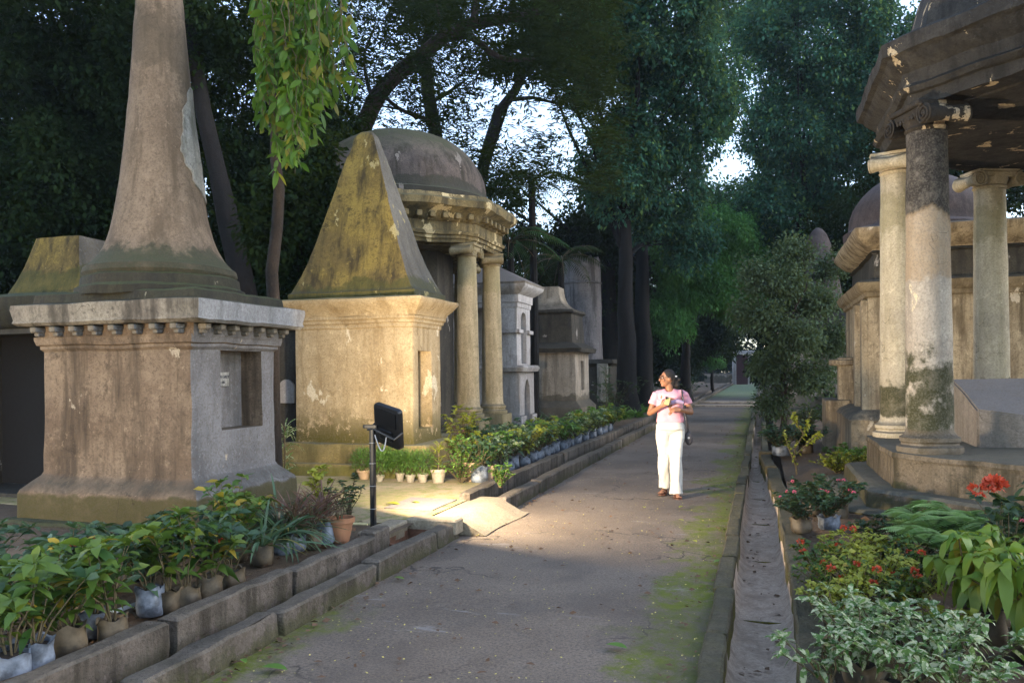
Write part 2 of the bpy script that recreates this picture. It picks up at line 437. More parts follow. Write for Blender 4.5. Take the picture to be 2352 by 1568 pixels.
M['lf_ix'] = leafmat('leaf_ixora', (.035, .10, .018), (.17, .25, .03), (.42, .30, .03))
M['lf_dk'] = leafmat('leaf_dark', (.02, .05, .02), (.05, .09, .04))
M['lf_bl'] = leafmat('leaf_bluegreen', (.035, .09, .04), (.10, .17, .09))
M['lf_ye'] = leafmat('leaf_yellowgreen', (.25, .29, .025), (.42, .42, .06))
M['lf_gr'] = leafmat('leaf_freshgreen', (.09, .22, .03), (.2, .34, .06))
M['lf_va'] = leafmat('leaf_variegated', (.07, .17, .03), (.17, .28, .07), vari=(.62, .64, .40))
M['lf_st'] = leafmat('leaf_strap', (.05, .11, .05), (.13, .21, .12), (.3, .25, .05))
M['lf_rd'] = leafmat('leaf_redblade', (.12, .05, .04), (.24, .12, .1))
M['lf_fe'] = leafmat('leaf_fern', (.18, .36, .08), (.34, .5, .2))
M['lf_big'] = leafmat('leaf_drooping', (.09, .2, .02), (.24, .30, .03), (.42, .34, .05))
M['lf_fic'] = leafmat('leaf_ficus', (.05, .14, .015), (.15, .27, .03), (.27, .24, .03), trans=.5, spec=.3)
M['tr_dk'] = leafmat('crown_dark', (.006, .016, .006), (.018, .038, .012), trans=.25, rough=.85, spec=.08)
M['tr_md'] = leafmat('crown_mid', (.015, .055, .025), (.05, .12, .045), trans=.3, rough=.85, spec=.08)
M['tr_bl'] = leafmat('crown_blue', (.018, .07, .055), (.075, .20, .12), (.14, .24, .07), trans=.3, rough=.8, spec=.1)
M['tr_gr'] = leafmat('crown_green', (.045, .16, .045), (.14, .35, .10), trans=.35, rough=.8, spec=.1)
M['tr_gy'] = leafmat('crown_grey', (.05, .085, .045), (.12, .17, .09), trans=.3, rough=.8, spec=.15)

# ------------------------------------------------------------------ ground, path, drains, kerbs
def grid(name, xs, ys, zf, mat, kind='structure'):
    V = np.array([(x, y, zf(x, y)) for y in ys for x in xs]); nx = len(xs)
    Q = np.array([(j * nx + i, j * nx + i + 1, (j + 1) * nx + i + 1, (j + 1) * nx + i) for j in range(len(ys) - 1) for i in range(nx - 1)])
    return tag(np_obj(name, V, Q, mat), kind=kind)

def nz3(x, y, s, o=0.): return mnoise.noise(Vector((x * s + o, y * s, o)))

n = NB('path_surface'); P = n.world(); X = n.xyz(P)
c = n.mix(n.mr(n.noise(.7, 7, P), .35, .68), (.215, .17, .128), (.145, .113, .085))
c = n.mix(n.mr(n.noise(4, 9, P, .75), .55, .75, 0, .6), c, (.21, .18, .15))
c = n.mix(n.mr(n.noise(55, 6, P, .85), .4, .62, 0, .7), c, (.05, .042, .036))
c = n.mix(n.mr(n.noise(1.6, 9, n.scale(P, (.35, 1.6, 1)), .7), .62, .66, 0, .5), c, (.27, .25, .23))
edge = n.ma('ADD', n.mr(X[0], -1.25, -.4, 0, 1, False), n.ma('MULTIPLY', n.ma('SUBTRACT', n.noise(1.1, 11, P, .72), .5), 2.6))
edge2 = n.ma('MULTIPLY', n.ma('ADD', n.mr(X[0], -2.2, -3.0, 0, 1, False), n.ma('MULTIPLY', n.ma('SUBTRACT', n.noise(1.7, 9, P, .72), .5), 1.5)), n.mr(X[1], 4.4, 6.0, 1, .35))
mo = n.ma('MAXIMUM', n.mr(edge, .45, .75), n.mr(edge2, .45, .8))
mo = n.ma('MULTIPLY', mo, n.mr(n.noise(6, 11, P, .85), .40, .56, .18, 1))
c = n.mix(mo, c, n.mix(n.noise(14, 6, P), (.055, .07, .008), (.15, .17, .016)))
c = n.mix(n.ma('MULTIPLY', n.mr(X[1], 44, 52), .7), c, (.1, .16, .06))
wv = n.node('ShaderNodeVectorMath', operation='MULTIPLY_ADD'); nn = n.node('ShaderNodeTexNoise'); n.put(nn.inputs['Vector'], P); nn.inputs['Scale'].default_value = 2.5; nn.inputs['Detail'].default_value = 7
n.t.links.new(nn.outputs['Color'], wv.inputs[0]); wv.inputs[1].default_value = (.9, .9, .9); n.t.links.new(P, wv.inputs[2])
ck = n.ma('MULTIPLY', n.mr(n.voro(.55, wv.outputs[0], 'DISTANCE_TO_EDGE'), .003, .012, 1, 0), n.mr(n.noise(.5, 3, P), .46, .56))
c = n.mix(n.ma('MULTIPLY', ck, .8), c, (.035, .03, .025))
c = n.mix(n.mr(n.noise(.9, 4, n.scale(P, (1, .6, 1), (4, 2, 0)), .5), .56, .6, 0, .35), c, (.085, .07, .058))
c = n.mix(n.mr(n.noise(130, 3, P, .8), .66, .72, 0, .7), c, (.36, .31, .25))
n.color(c); n.b.inputs['Roughness'].default_value = .8
n.bump(n.ma('ADD', n.noise(60, 5, P, .8), n.ma('MULTIPLY', n.noise(6, 6, P), 1.2)), .55, .012)
M['path'] = n.m
n = NB('bed_soil'); P = n.world()
c = n.mix(n.mr(n.noise(1.2, 8, P), .35, .65), (.085, .06, .04), (.14, .10, .065))
c = n.mix(n.mr(n.noise(14, 9, P, .8), .52, .7), c, (.05, .037, .025))
c = n.mix(n.mr(n.noise(25, 7, P, .7), .62, .68), c, (.24, .17, .09))
n.color(c); n.bump(n.noise(22, 8, P, .75), .9, .04); M['soil'] = n.m
n = NB('lawn'); P = n.world()
c = n.mix(n.mr(n.noise(1.0, 8, P), .4, .62), (.36, .28, .17), (.26, .22, .11))
c = n.mix(n.mr(n.noise(7, 9, P, .8), .46, .6, 0, .8), c, (.17, .19, .05))
c = n.mix(n.mr(n.noise(40, 5, P, .8), .5, .72, 0, .7), c, (.13, .10, .06))
n.color(c); n.bump(n.noise(40, 8, P, .75), .8, .02); M['lawn'] = n.m

grid('ground', [-250, -60, 60, 250], [-60, 0, 120, 400], lambda x, y: -.42, M['soil'])
ysn = list(np.arange(-3, 16, .14)) + list(np.arange(16, 45, .9)) + list(np.arange(45, 131, 8))
xl = list(-3.33 - np.cumsum([0] + [.12] * 30 + [.4] * 12 + [2] * 8 + [12] * 8))
def zl(x, y):
    near = 1 if x > -3.6 else 0
    a = .15 + .05 * nz3(x, y, .8) * (1 - near) + .018 * nz3(x, y, 4)
    if 7.3 < y < 8.7 and x > -4.6: a = .15 + .008 * nz3(x, y, 4)
    if x < -9: a += .06 * nz3(x, y, .2)
    return a
lawnL = grid('garden_soil_left', xl[::-1], ysn, zl, M['soil'])
# sandy forecourt in front of the pyramid tomb
xs = list(np.linspace(-9.5, -3.27, 58)); ys = list(np.arange(7.15, 10.6, .11))
V = []; Qd = []
def zc(x, y):
    e = min(x + 9.5, y - 7.15, 10.6 - y) / .5
    e2 = min(1, max(0, e)) if x < -3.6 else min(1, max(0, min(y - (7.42 if x > -3.52 else 7.15), 10.6 - y) / .1))
    return max(zl(x, y), .15 + .02 * e2 + .004 * nz3(x, y, 6)) + .004 if e2 > .02 else (.1 if x < -3.52 else -.1)
tag(grid('forecourt', xs, ys, zc, M['lawn']), kind='structure')
xr = [.30] + list(.34 + np.cumsum([0] + [.12] * 26 + [.5] * 8 + [3] * 6 + [14] * 8))
grid('garden_soil_right', xr, ysn, lambda x, y: .07 + .05 * nz3(x, y, .9, 3) + .02 * nz3(x, y, 4, 3) + (.05 if x > .6 else 0), M['soil'])
grid('path', list(np.arange(-2.98, -.28, .12)) + [-.26], [-3] + list(np.arange(-2.9, 14, .15)) + list(np.arange(14, 50, 1.5)) + [50, 60, 75, 95],
     lambda x, y: .014 * nz3(x, y, .6) + .006 * nz3(x, y, 3) - .03 * max(0, (-2.6 - x)) , M['path'])
# stepped cross strip far down the path
mb = MB(); mb.box((-1.6, 36.5, .02), (1.28, .35, .06), bev=.02); mb.box((-1.6, 40.0, .03), (1.28, .25, .06), bev=.02)
tag(mb.build('path_step', M['drainf'], warp=(.01, 2)), kind='structure')

def drain_r(y):   # x of the drain's right wall
    if y < 9: return .17 + .015 * math.sin(y * 1.3)
    if y < 15: return .17 - .21 * ((y - 9) / 6) ** 1.2 + .012 * math.sin(y * 2)
    return -.04
mb = MB(); rows = []
yd = list(np.arange(-3, 16, .2)) + list(np.arange(16, 95, 2.5))
for y in yd:
    a = -.225; b = drain_r(y) + .01; w = b - a
    rows.append(np.array([(a, y, .0), (a + .01, y, -.14), (a + .05, y, -.195), (a + w * .3, y, -.205 + .008 * nz3(0, y, 3)), (a + w * .6, y, -.21 + .008 * nz3(1, y, 3)), (b - .05, y, -.195), (b - .01, y, -.14), (b, y, .0)]))
mb.loft(rows, cap=False, close=False)
mb2 = MB()
for y in np.arange(-1.4, 30, 1.9): mb2.box(((-.21 + drain_r(y)) / 2, y + .04 * math.sin(y * 7), -.213), ((drain_r(y) + .21) / 2 - .03, .008, .012))
tag(mb2.build('drain_joint', M['kerbm'], warp=(.012, 6)), kind='structure')
tag(mb.build('drain_channel', M['drainf'], warp=(.005, 4), smooth=80), kind='structure')
# left side channel between the two kerbs
mb = MB(); rows = [np.array([(-3.03, y, .0), (-3.04, y, -.12), (-3.2, y, -.12), (-3.22, y, .0)]) for y in yd]
mb.loft(rows, cap=False, close=False); tag(mb.build('gutter', M['kerb'], warp=(.008, 3)), kind='structure')

def kerb_run(mb, xf, wdt, z0, z1, ys, gap=.035, jit=.012):
    for i in range(len(ys) - 1):
        a, b = ys[i] + gap * .5, ys[i + 1] - gap * .5; y = (a + b) / 2
        x = (xf(y) if callable(xf) else xf) + random.uniform(-jit, jit)
        sl = (xf(b) - xf(a)) / (b - a) if callable(xf) else random.uniform(-.006, .006)
        zt = z1 + random.uniform(-.012, .012); h = (b - a) / 2; m = 7
        bv = .014; st = []
        for (zz, ins) in ((z0, 0), (z0 + .3 * (zt - z0), 0), (z0 + .65 * (zt - z0), 0), (zt - bv, 0), (zt, bv)):
            r = sq(wdt / 2 - ins, h - ins, zz, .012, m)
            r[:, 0] += r[:, 1] * sl; r[:, 0] += x; r[:, 1] += y; st.append(r)
        mb.loft(st)
def ycuts(y0, y1, step, fixed=()):
    out = [y0]; y = y0
    while y < y1 - step * .6:
        y += step * random.uniform(.85, 1.15); out.append(min(y, y1))
    out[-1] = y1; return out
mb = MB()
kerb_run(mb, -2.985, .15, -.12, .155, [-2.5, -1, .6, 2.0, 3.2, 4.42, 5.75, 7.0], gap=.05)
kerb_run(mb, -2.985, .15, -.12, .16, [7.0, 7.55], gap=.02)
kerb_run(mb, -2.955, .15, -.12, .165, ycuts(9.0, 34, 1.45) + ycuts(34.2, 90, 5)[0:], gap=.03)
tag(mb.build('outer_kerb', M['kerb'], warp=(.017, 4.5)), kind='structure')
mb = MB()
kerb_run(mb, -3.285, .14, -.12, .25, [-2.5, -.9, .8, 2.35, 3.8, 5.05, 6.35], gap=.045)
kerb_run(mb, -3.33, .14, -.12, .25, [6.37, 6.72], gap=.02)
kerb_run(mb, -3.31, .14, -.12, .25, ycuts(8.72, 32, 1.5) + ycuts(32.1, 90, 5), gap=.03)
tag(mb.build('inner_kerb', M['kerb'], warp=(.018, 4.5)), kind='structure')
mb = MB()
kerb_run(mb, -.285, .13, -.15, .055, ycuts(-2.5, 34, .95) + ycuts(34, 90, 5), gap=.045)
tag(mb.build('drain_kerb_left', M['kerbm'], warp=(.009, 5)), kind='structure')
mb = MB()
kerb_run(mb, lambda y: drain_r(y) + .095, .18, -.18, .10, [-2.5, -1, .5, 1.7, 2.9, 4.1, 5.0, 6.4, 7.3, 8.6, 9.8, 11.0, 12.2, 13.4, 14.6, 15.5], gap=.015)
tag(mb.build('drain_kerb_right', M['kerbm'], warp=(.012, 4)), kind='structure')
mb = MB()
kerb_run(mb, .03, .13, -.18, .03, ycuts(15.7, 90, 4), gap=.02)
mb.box((.05, 15.65, .0), (.12, .12, .13), bev=.02)
tag(mb.build('far_drain_kerb', M['kerbm'], warp=(.01, 3)), kind='structure')
# culvert crossing: pit walls, cover slabs and the ramp down to the path
mb = MB()
mb.box((-3.16, 7.5, .115), (.27, .11, .075), bev=.015)                       # lintel slab beyond the pit
mb.box((-3.50, 7.05, .10), (.10, .34, .08), bev=.012)
mb.box((-3.17, 8.35, .08), (.20, .72, .085), bev=.015)
rp = [np.array([(-3.0, y, .0), (-2.63 + .03 * math.sin(y * 3), y, .012), (-2.68, y, .024), (-2.96, y, .168), (-3.03, y, .17), (-3.03, y, .0)]) for y in np.linspace(7.62, 9.0, 9)]
mb.loft(rp)
tag(mb.build('culvert_ramp', M['cement'], warp=(.008, 3)), kind='structure')
mb = MB()
mb.box((-3.42, 7.05, -.12), (.02, .36, .2)); mb.box((-3.18, 7.405, -.05), (.24, .02, .14)); mb.box((-3.18, 6.70, -.05), (.24, .02, .14))
tag(mb.build('culvert_pit', M['brick']), kind='structure')
mb = MB(); mb.box((-3.66, 8.32, .172), (.29, .36, .018), bev=.006); 
tag(mb.build('paving_slab', M['slab'], warp=(.004, 3)), kind='structure')

# ------------------------------------------------------------------ monuments
def prof_loft(mb, prof, hx, hy, r=.02, m=10, cx=0, cy=0, step=.2, cap=True):
    mb.loft([sq(hx + p[1], hy + p[1], p[0], r, m, cx, cy) for p in dens(prof, step)], cap); return mb

def text_obj(name, body, size, mat, parent, Mtx, ext=.001):
    cu = bpy.data.curves.new(name, 'FONT'); cu.body = body; cu.size = size; cu.extrude = ext; cu.align_x = 'CENTER'; cu.align_y = 'CENTER'
    t = bpy.data.objects.new(name, cu); COL.objects.link(t); bpy.context.view_layer.update()
    me = bpy.data.meshes.new_from_object(t.evaluated_get(bpy.context.evaluated_depsgraph_get()))
    bpy.data.objects.remove(t); me.transform(Mtx); me.materials.clear(); me.materials.append(mat)
    o = bpy.data.objects.new(name, me); COL.objects.link(o); o.parent = parent; return o

def ionic_capital(r, h, mat, parent, loc, rz, mat_dark=None):
    """volutes face local +-Y; loc = top of shaft"""
    mb = MB(); w = r * 1.5
    mb.loft([circ(r * .98, 0, 24), circ(r * 1.1, h * .12, 24), circ(r * 1.02, h * .2, 24), circ(r * 1.18, h * .45, 24), circ(r * 1.2, h * .7, 24)])
    mb.box((0, 0, h * .90), (r * 1.38, r * 1.3, h * .10), bev=.012)
    mb.box((0, 0, h * .68), (w, r * 1.12, h * .13), bev=.01)
    vr = h * .36
    for sx in (-1, 1):
        cx = sx * (w + vr * .15); cz = h * .42
        rings = []
        for y, q in ((-1.16, .8), (-1.1, 1), (-.6, .82), (0, .7), (.6, .82), (1.1, 1), (1.16, .8)):
            rings.append(np.array([(cx + vr * q * math.cos(a), y * r, cz + vr * q * math.sin(a)) for a in np.linspace(0, 2 * math.pi, 18, endpoint=False)]))
        mb.loft(rings)
        for sy in (-1, 1):
            sp = []
            for t in np.linspace(0, 1, 40):
                a = math.pi / 2 + sx * t * 4.4 * math.pi; q = vr * (1.08 - .95 * t)
                sp.append((cx + q * math.cos(a), sy * r * (1.2 + .06 * t), cz + q * math.sin(a)))
            mb.tube(sp, [vr * (.14 - .06 * t) for t in np.linspace(0, 1, 40)], 5)
            mb.ell((cx, sy * r * 1.24, cz), (vr * .16,) * 3, nu=8, nv=6)
    for k in range(7):
        mb.ell((-r * .8 + k * r * .267, -r * 1.14, h * .5), (r * .1, r * .07, h * .1), nu=6, nv=5)
    o = mb.build('capital', mat, parent, warp=(.006, 9)); o.location = loc; o.rotation_euler = (0, 0, rz); return o

def column_mesh(z0, z1, r0, r1, ped=None, n=28):
    mb = MB()
    zb = z0
    if ped: mb.loft([sq(ped[0], ped[0], z0, .015, 4), sq(ped[0], ped[0], z0 + ped[1], .015, 4)]); zb = z0 + ped[1]
    pr = [(zb, r0 * 1.36), (zb + .03, r0 * 1.42), (zb + .07, r0 * 1.4), (zb + .09, r0 * 1.22), (zb + .11, r0 * 1.2), (zb + .13, r0 * 1.28), (zb + .17, r0 * 1.28), (zb + .19, r0 * 1.12), (zb + .24, r0)]
    for i in range(1, 19):
        t = i / 18; pr.append((zb + .24 + (z1 - zb - .24) * t, r0 - (r0 - r1) * t ** 1.6))
    mb.loft([circ(p[1], p[0], n) for p in pr]); return mb

# --- A: tall round obelisk on a square pedestal
A = empty('obelisk_monument', (-6.215, 7.25, 0), label='tall round flared obelisk on a square pedestal with cornice and a deep niche', cat='monument')
hx, hy = .915, .70
prof_loft(MB(), [(.02, .34), (.17, .33), (.2, .3)], hx, hy, .02).build('plinth', M['monAstep'], A, warp=(.02, 2.5))
ped = MB()
prof_loft(ped, [(.12, .185), (.45, .18), (.49, .165), (.56, .09), (.62, .03), (.66, .01), (1.9, 0), (1.93, .03), (1.96, .03), (1.97, .055), (2.02, .07), (2.05, .07)], hx, hy, .028, 12)
pd = ped.build('pedestal', M['monA'], A, warp=(.014, 2.2))
cb = MB(); cb.box((hx - .02, .10 + .0, 1.49), (.24, .35, .41)); cut(pd, cb)
# frieze under the cornice, greyer on the path side
mb = MB(); prof_loft(mb, [(2.03, .05), (2.16, .055)], hx, hy, .02, 12, cx=.03); mb.build('frieze', M['monA'], A, warp=(.01, 2.2))
mb = MB(); prof_loft(mb, [(2.16, .19), (2.19, .225), (2.22, .215), (2.33, .235), (2.375, .23), (2.39, .16)], hx, hy, .02, 14, cx=.04, cy=.01)
mb.build('cornice', M['monAtop'], A, warp=(.013, 2.6))
dm = MB(); dm.box((0, .01, 0), (.040, .068, .032), bev=.012); dm.box((0, .03, -.045), (.028, .045, .025), bev=.01)
d0 = dm.build('dentil', M['monAtop'], A)
first = True
for k in range(8):
    o = d0 if first else d0.copy()
    if not first: COL.objects.link(o)
    first = False
    o.location = (-.86 + k * .245, -hy - .12, 2.125)
for k in range(7):
    o = d0.copy(); COL.objects.link(o); o.location = (hx + .125, -.66 + k * .225, 2.125); o.rotation_euler = (0, 0, R(90))
mb = MB(); prof_loft(mb, [(2.385, .08), (2.49, .06), (2.51, .03)], hx, hy, .02, 12, cx=.0, cy=.03); mb.build('step', M['monAstep'], A, warp=(.02, 3))
mb = MB()
mb.loft([circ(q[1], q[0], 40, -.05, .05) for q in ((2.48, .86), (2.56, .86), (2.575, .83), (2.59, .81), (2.68, .80), (2.70, .77))]); mb.build('step', M['monAstep'], A, warp=(.016, 3))
sp = smoothprof([(2.81, .735), (2.88, .67), (2.98, .60), (3.15, .53), (3.4, .475), (3.7, .43), (4.2, .37), (4.7, .315), (5.2, .28), (5.80, .235)], 44)
mb = MB(); mb.loft([circ(.765, 2.69, 40, -.05, .05), circ(.785, 2.73, 40, -.05, .05), circ(.77, 2.79, 40, -.05, .05)] + [circ(q[1], q[0], 40, -.05, .05) for q in sp] +
                   [circ(.21, 5.83, 40, -.05, .05), circ(.1, 5.84, 40, -.05, .05)])
sh = mb.build('shaft', M['monAshaft'], A, warp=(.012, 2))
# patch of paler render where the outer coat has fallen away
zz = [q[0] for q in sp]; rr = [q[1] for q in sp]; V = []; F = []
for i in range(34):
    z = 4.80 - 1.25 * i / 33
    a0 = R(float(np.interp(z, [3.55, 3.68, 3.92, 4.15, 4.5, 4.80], [30, 6, -14, -19, -8, 20])) + 6 * nz3(z * 3, 0, 3.)); a1 = R(58); r = float(np.interp(z, zz, rr)) + .014
    for k in range(7):
        a = a0 + (a1 - a0) * k / 6; V.append((-.05 + r * math.cos(a), .05 + r * math.sin(a), z))
for i in range(33):
    for k in range(6): F.append((i * 7 + k, (i + 1) * 7 + k, (i + 1) * 7 + k + 1, i * 7 + k + 1))
mb = MB(); mb.add(V, F); o = mb.build('bare_patch', M['whitelime'], A, smooth=0, warp=(.012, 2))
m = o.modifiers.new('s', 'SOLIDIFY'); m.thickness = .02; m.offset = -1
pq = MB(); pq.box((0, 0, 0), (.006, .19, .075), bev=.002)
pl = pq.build('plaque', M['whitelime'], A, loc=(hx - .248, .02, 1.60))
TM = Matrix.Rotation(R(90), 4, 'Z') @ Matrix.Rotation(R(90), 4, 'X')
blk = plain('black_lettering', (.03, .03, .05), .6, bump=0)
text_obj('lettering', 'ALEXANDER GREY', .046, blk, pl, Matrix.Translation((.009, 0, .025)) @ TM)
text_obj('lettering', 'DIED 1807', .032, blk, pl, Matrix.Translation((.009, .05, -.035)) @ TM)

# --- A2: tomb behind it on the far left, open dark chamber, truncated pyramid on top
T = empty('truncated_pyramid_tomb', (-9.25, 8.6, 0), label='tomb at the far left with a stubby truncated pyramid roof above a dark opening', cat='tomb')
mb = MB(); prof_loft(mb, [(.0, .1), (.4, .1), (.45, 0), (2.25, 0)], 1.25, .9, .02)
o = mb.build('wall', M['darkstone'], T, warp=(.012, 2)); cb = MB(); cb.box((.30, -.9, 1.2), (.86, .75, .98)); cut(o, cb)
mb = MB(); mb.box((.30, -.20, 1.2), (.88, .05, 1.0)); mb.build('chamber_shade_sheet', M['chamber_shade'], T)  # near-black sheet, the opening's shade is put into its colour
mb = MB(); prof_loft(mb, [(2.25, .02), (2.3, .1), (2.42, .16), (2.48, .2), (2.62, .2), (2.66, .1)], 1.25, .9, .02); mb.build('cornice', M['monAstep'], T, warp=(.02, 3))
mb = MB(); mb.loft([sq(q[1], q[1] * .85, q[0], .02, 8, .46) for q in ((2.64, .66), (2.75, .60), (2.9, .53), (3.1, .455), (3.3, .40), (3.44, .36), (3.47, .35))])
mb.build('pyramid', M['monBpyr'], T, warp=(.015, 2))
mb = MB(); mb.box((-.93, -.98, 1.2), (.13, .1, 1.0), bev=.01); mb.box((-.93, -.99, 2.2), (.2, .14, .06), bev=.01); mb.build('pilaster', M['monB'], T, warp=(.01, 2))

# --- B: concave pyramid on ochre pedestal
B = empty('pyramid_monument', (-5.765, 11.17, 0), label='mossy concave pyramid on a smooth ochre rectangular pedestal, behind the floodlight', cat='monument')
hx, hy = .965, .52
mb = MB(); prof_loft(mb, [(.02, .36), (.30, .36), (.34, .34)], hx, hy, .03, 12, cx=.05); mb.build('plinth', M['monBbase'], B, warp=(.018, 2.2))
mb = MB(); prof_loft(mb, [(.33, .22), (.59, .20), (.62, .18)], hx, hy, .03, 12, cx=.08); mb.build('plinth', M['monBbase'], B, warp=(.018, 2.2))
mb = MB(); prof_loft(mb, [(.6, .02), (.7, 0), (2.30, 0), (2.32, .02), (2.37, .02), (2.38, .045), (2.42, .05), (2.44, .075), (2.48, .075)], hx, hy, .015, 12)
o = mb.build('pedestal', M['monB'], B, warp=(.011, 2)); cb = MB(); cb.box((hx - .02, -.075, 1.395), (.24, .255, .575)); cut(o, cb)
mb = MB(); mb.box((hx - .3, .0, 1.35), (.012, .2, .5)); 
mb = MB(); prof_loft(mb, [(2.48, .08), (2.53, .10), (2.58, .15), (2.64, .20), (2.69, .235), (2.73, .235), (2.76, .12)], hx, hy, .015, 12); mb.build('cornice', M['monB'], B, warp=(.012, 2.4))
pp = smoothprof([(2.86, 1.0), (3.05, .90), (3.3, .79), (3.6, .685), (3.95, .575), (4.3, .465), (4.6, .375), (4.9, .28), (5.1, .22), (5.26, .17), (5.34, .10), (5.36, .03)], 36)
mb = MB(); mb.loft([sq(1.0, .56, 2.745, .02, 10), sq(1.04, .60, 2.77, .02, 10), sq(1.04, .60, 2.84, .02, 10)] + [sq(q[1], q[1] * .575, q[0], .018 + .03 * (q[0] > 5), 10) for q in pp])
mb.build('pyramid', M['monBpyr'], B, warp=(.016, 2))

def octring(ap, z, m=12): return poly_ring(8, ap / math.cos(R(22.5)), z, R(22.5), m)
def octp(par, prof, mat, name, m=12, warp=(.018, 2), step=.2):
    mb = MB(); mb.loft([octring(q[1], q[0], m) for q in dens(prof, step)]); return mb.build(name, mat, par, warp=warp)
# --- C: domed octagonal pavilion on Ionic columns
C_ = empty('domed_pavilion', (-7.36, 15.7, 0), label='domed pavilion on slender scroll-topped columns behind the mossy pyramid', cat='pavilion')
octp(C_, [(0, 2.6), (.28, 2.58), (.3, 2.42), (.46, 2.4), (.47, 2.36)], M['monBbase'], 'platform', warp=(.015, 1.5))
mb = column_mesh(.47, 3.90, .225, .185, ped=(.33, .28)); c0 = mb.build('column', M['colC'], C_, warp=(.006, 3), smooth=40)
cap0 = ionic_capital(.185, .26, M['colC'], c0, (0, 0, 3.90), 0)
for i in range(8):
    a = R(22.5 + 45 * i); c = c0 if i == 0 else c0.copy(); k = cap0
    if i: COL.objects.link(c); k = cap0.copy(); COL.objects.link(k); k.parent = c
    c.location = (1.96 * math.cos(a), 1.96 * math.sin(a), 0); k.rotation_euler = (0, 0, a + R(90 + (22.5 if i == 7 else 0)))
octp(C_, [(4.15, 1.98), (4.22, 2.0), (4.225, 2.03), (4.29, 2.035), (4.295, 2.07), (4.35, 2.09), (4.37, 2.03), (4.54, 2.03), (4.56, 2.07), (4.62, 2.1), (4.70, 2.16), (4.76, 2.27), (4.80, 2.33), (4.92, 2.35), (4.96, 2.30), (5.03, 2.28), (5.06, 1.9)], M['ent'], 'entablature', 14, (.024, 2.2))
octp(C_, [(4.12, 1.74), (4.16, 1.74)], M['ent'], 'ceiling', 6, None)
dm = MB(); dm.box((0, 0, 0), (.055, .08, .05), bev=.012); d0 = dm.build('bracket', M['ent'], C_, warp=(.01, 9)); first = True
for f in (4, 5, 6, 7):
    a = R(45 * f + 45); nx, ny = math.cos(a), math.sin(a)
    for q in range(6):
        o = d0 if first else d0.copy()
        if not first: COL.objects.link(o)
        first = False; w = -.66 + q * .265; o.location = (2.15 * nx - w * ny, 2.15 * ny + w * nx, 4.63); o.rotation_euler = (0, 0, a + R(90))
mb = MB(); mb.loft([circ(1.98, 5.03, 56), circ(1.98, 5.2, 56), circ(1.9, 5.24, 56), circ(1.87, 5.36, 56)] +
                   [circ(1.86 * math.cos(a) ** .9, 5.36 + 1.36 * math.sin(a), 56) for a in np.linspace(.05, 1.52, 20)]); mb.build('dome', M['dome'], C_, warp=(.02, 1.5), smooth=50)
mb = MB(); mb.loft([octring(q[1], q[0], 5) for q in ((.46, 1.12), (.6, 1.12), (.62, 1.05), (4.13, 1.05))]); mb.build('inner_cell', M['darkstone'], C_, warp=(.012, 2))

S_ = empty('shaded_tomb', (-8.0, 11.92, 0), label='black shaded tomb wall with a small white arched tablet, deep between obelisk and pyramid', cat='tomb')
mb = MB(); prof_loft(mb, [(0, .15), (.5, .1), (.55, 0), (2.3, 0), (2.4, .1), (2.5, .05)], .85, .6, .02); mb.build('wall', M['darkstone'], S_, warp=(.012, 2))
q = [(-.14, 1.18), (.14, 1.18)] + [(.14 * math.cos(t), 1.42 + .14 * math.sin(t)) for t in np.linspace(0, math.pi, 10)]
mb = MB(); mb.loft([np.array([(.70 + a, y, b) for a, b in q]) for y in (-.60, -.64)]); mb.build('tablet', M['white'], S_)
# --- D: whitewashed arched tomb
D_ = empty('arched_tomb', (-7.3, 20.35, 0), label='whitewashed two storey tomb with round arches and low hipped roof, right of the domed pavilion', cat='tomb')
mb = MB(); prof_loft(mb, [(0, .06), (.5, .06), (.52, 0), (1.62, 0), (1.64, .1), (1.74, .14), (1.8, .1)], 1.4, .68, .02)
o = mb.build('lower_storey', M['white'], D_, warp=(.01, 2))
def arch_cut(axis, c, hw, z0, zs, depth, pointed=False):
    mb = MB(); P = [(-hw, z0), (hw, z0)]; n_ = 12
    for i in range(n_ + 1):
        a = math.pi * i / n_; P.append((hw * math.cos(a), zs + (hw * (1.9 if pointed else 1.0)) * (math.sin(a) ** (.75 if not pointed else 1.3))))
    if axis == 'x': rings = [np.array([(c[0] + s * depth, c[1] + p[0], p[1]) for p in P]) for s in (-1, 1)]
    else: rings = [np.array([(c[0] + p[0], c[1] + s * depth, p[1]) for p in P[::-1]]) for s in (-1, 1)]
    mb.loft(rings); return mb
cut(o, arch_cut('x', (1.4, .0), .26, .3, .95, .3, True))
mb = MB(); prof_loft(mb, [(1.8, 0), (3.3, 0)], 1.32, .62, .015)
o = mb.build('upper_storey', M['white'], D_, warp=(.008, 2)); cut(o, arch_cut('x', (1.3, 0), .24, 1.85, 2.95, .7)); cut(o, arch_cut('y', (.2, -.4), .68, 1.85, 2.65, .5))
mb = MB()
for cc, hh in (((1.34, -.47, 2.68), (.06, .20, .05)), ((1.34, .47, 2.68), (.06, .20, .05)), ((1.1, -.655, 2.68), (.24, .05, .05))):
    mb = MB(); mb.box(cc, hh, bev=.01); mb.build('impost', M['white'], D_)
mb = MB(); prof_loft(mb, [(3.3, .02), (3.42, .03), (3.43, .06), (3.62, .07), (3.68, .16), (3.8, .3), (3.87, .32)], 1.32, .62, .015); mb.build('entablature', M['white'], D_, warp=(.01, 2))
mb = MB(); mb.loft([sq(1.64, .94, 3.87, .01), sq(1.66, .96, 3.92, .01), sq(.7, .08, 4.4, .01)]); mb.build('roof', M['slab'], D_, warp=(.01, 2))

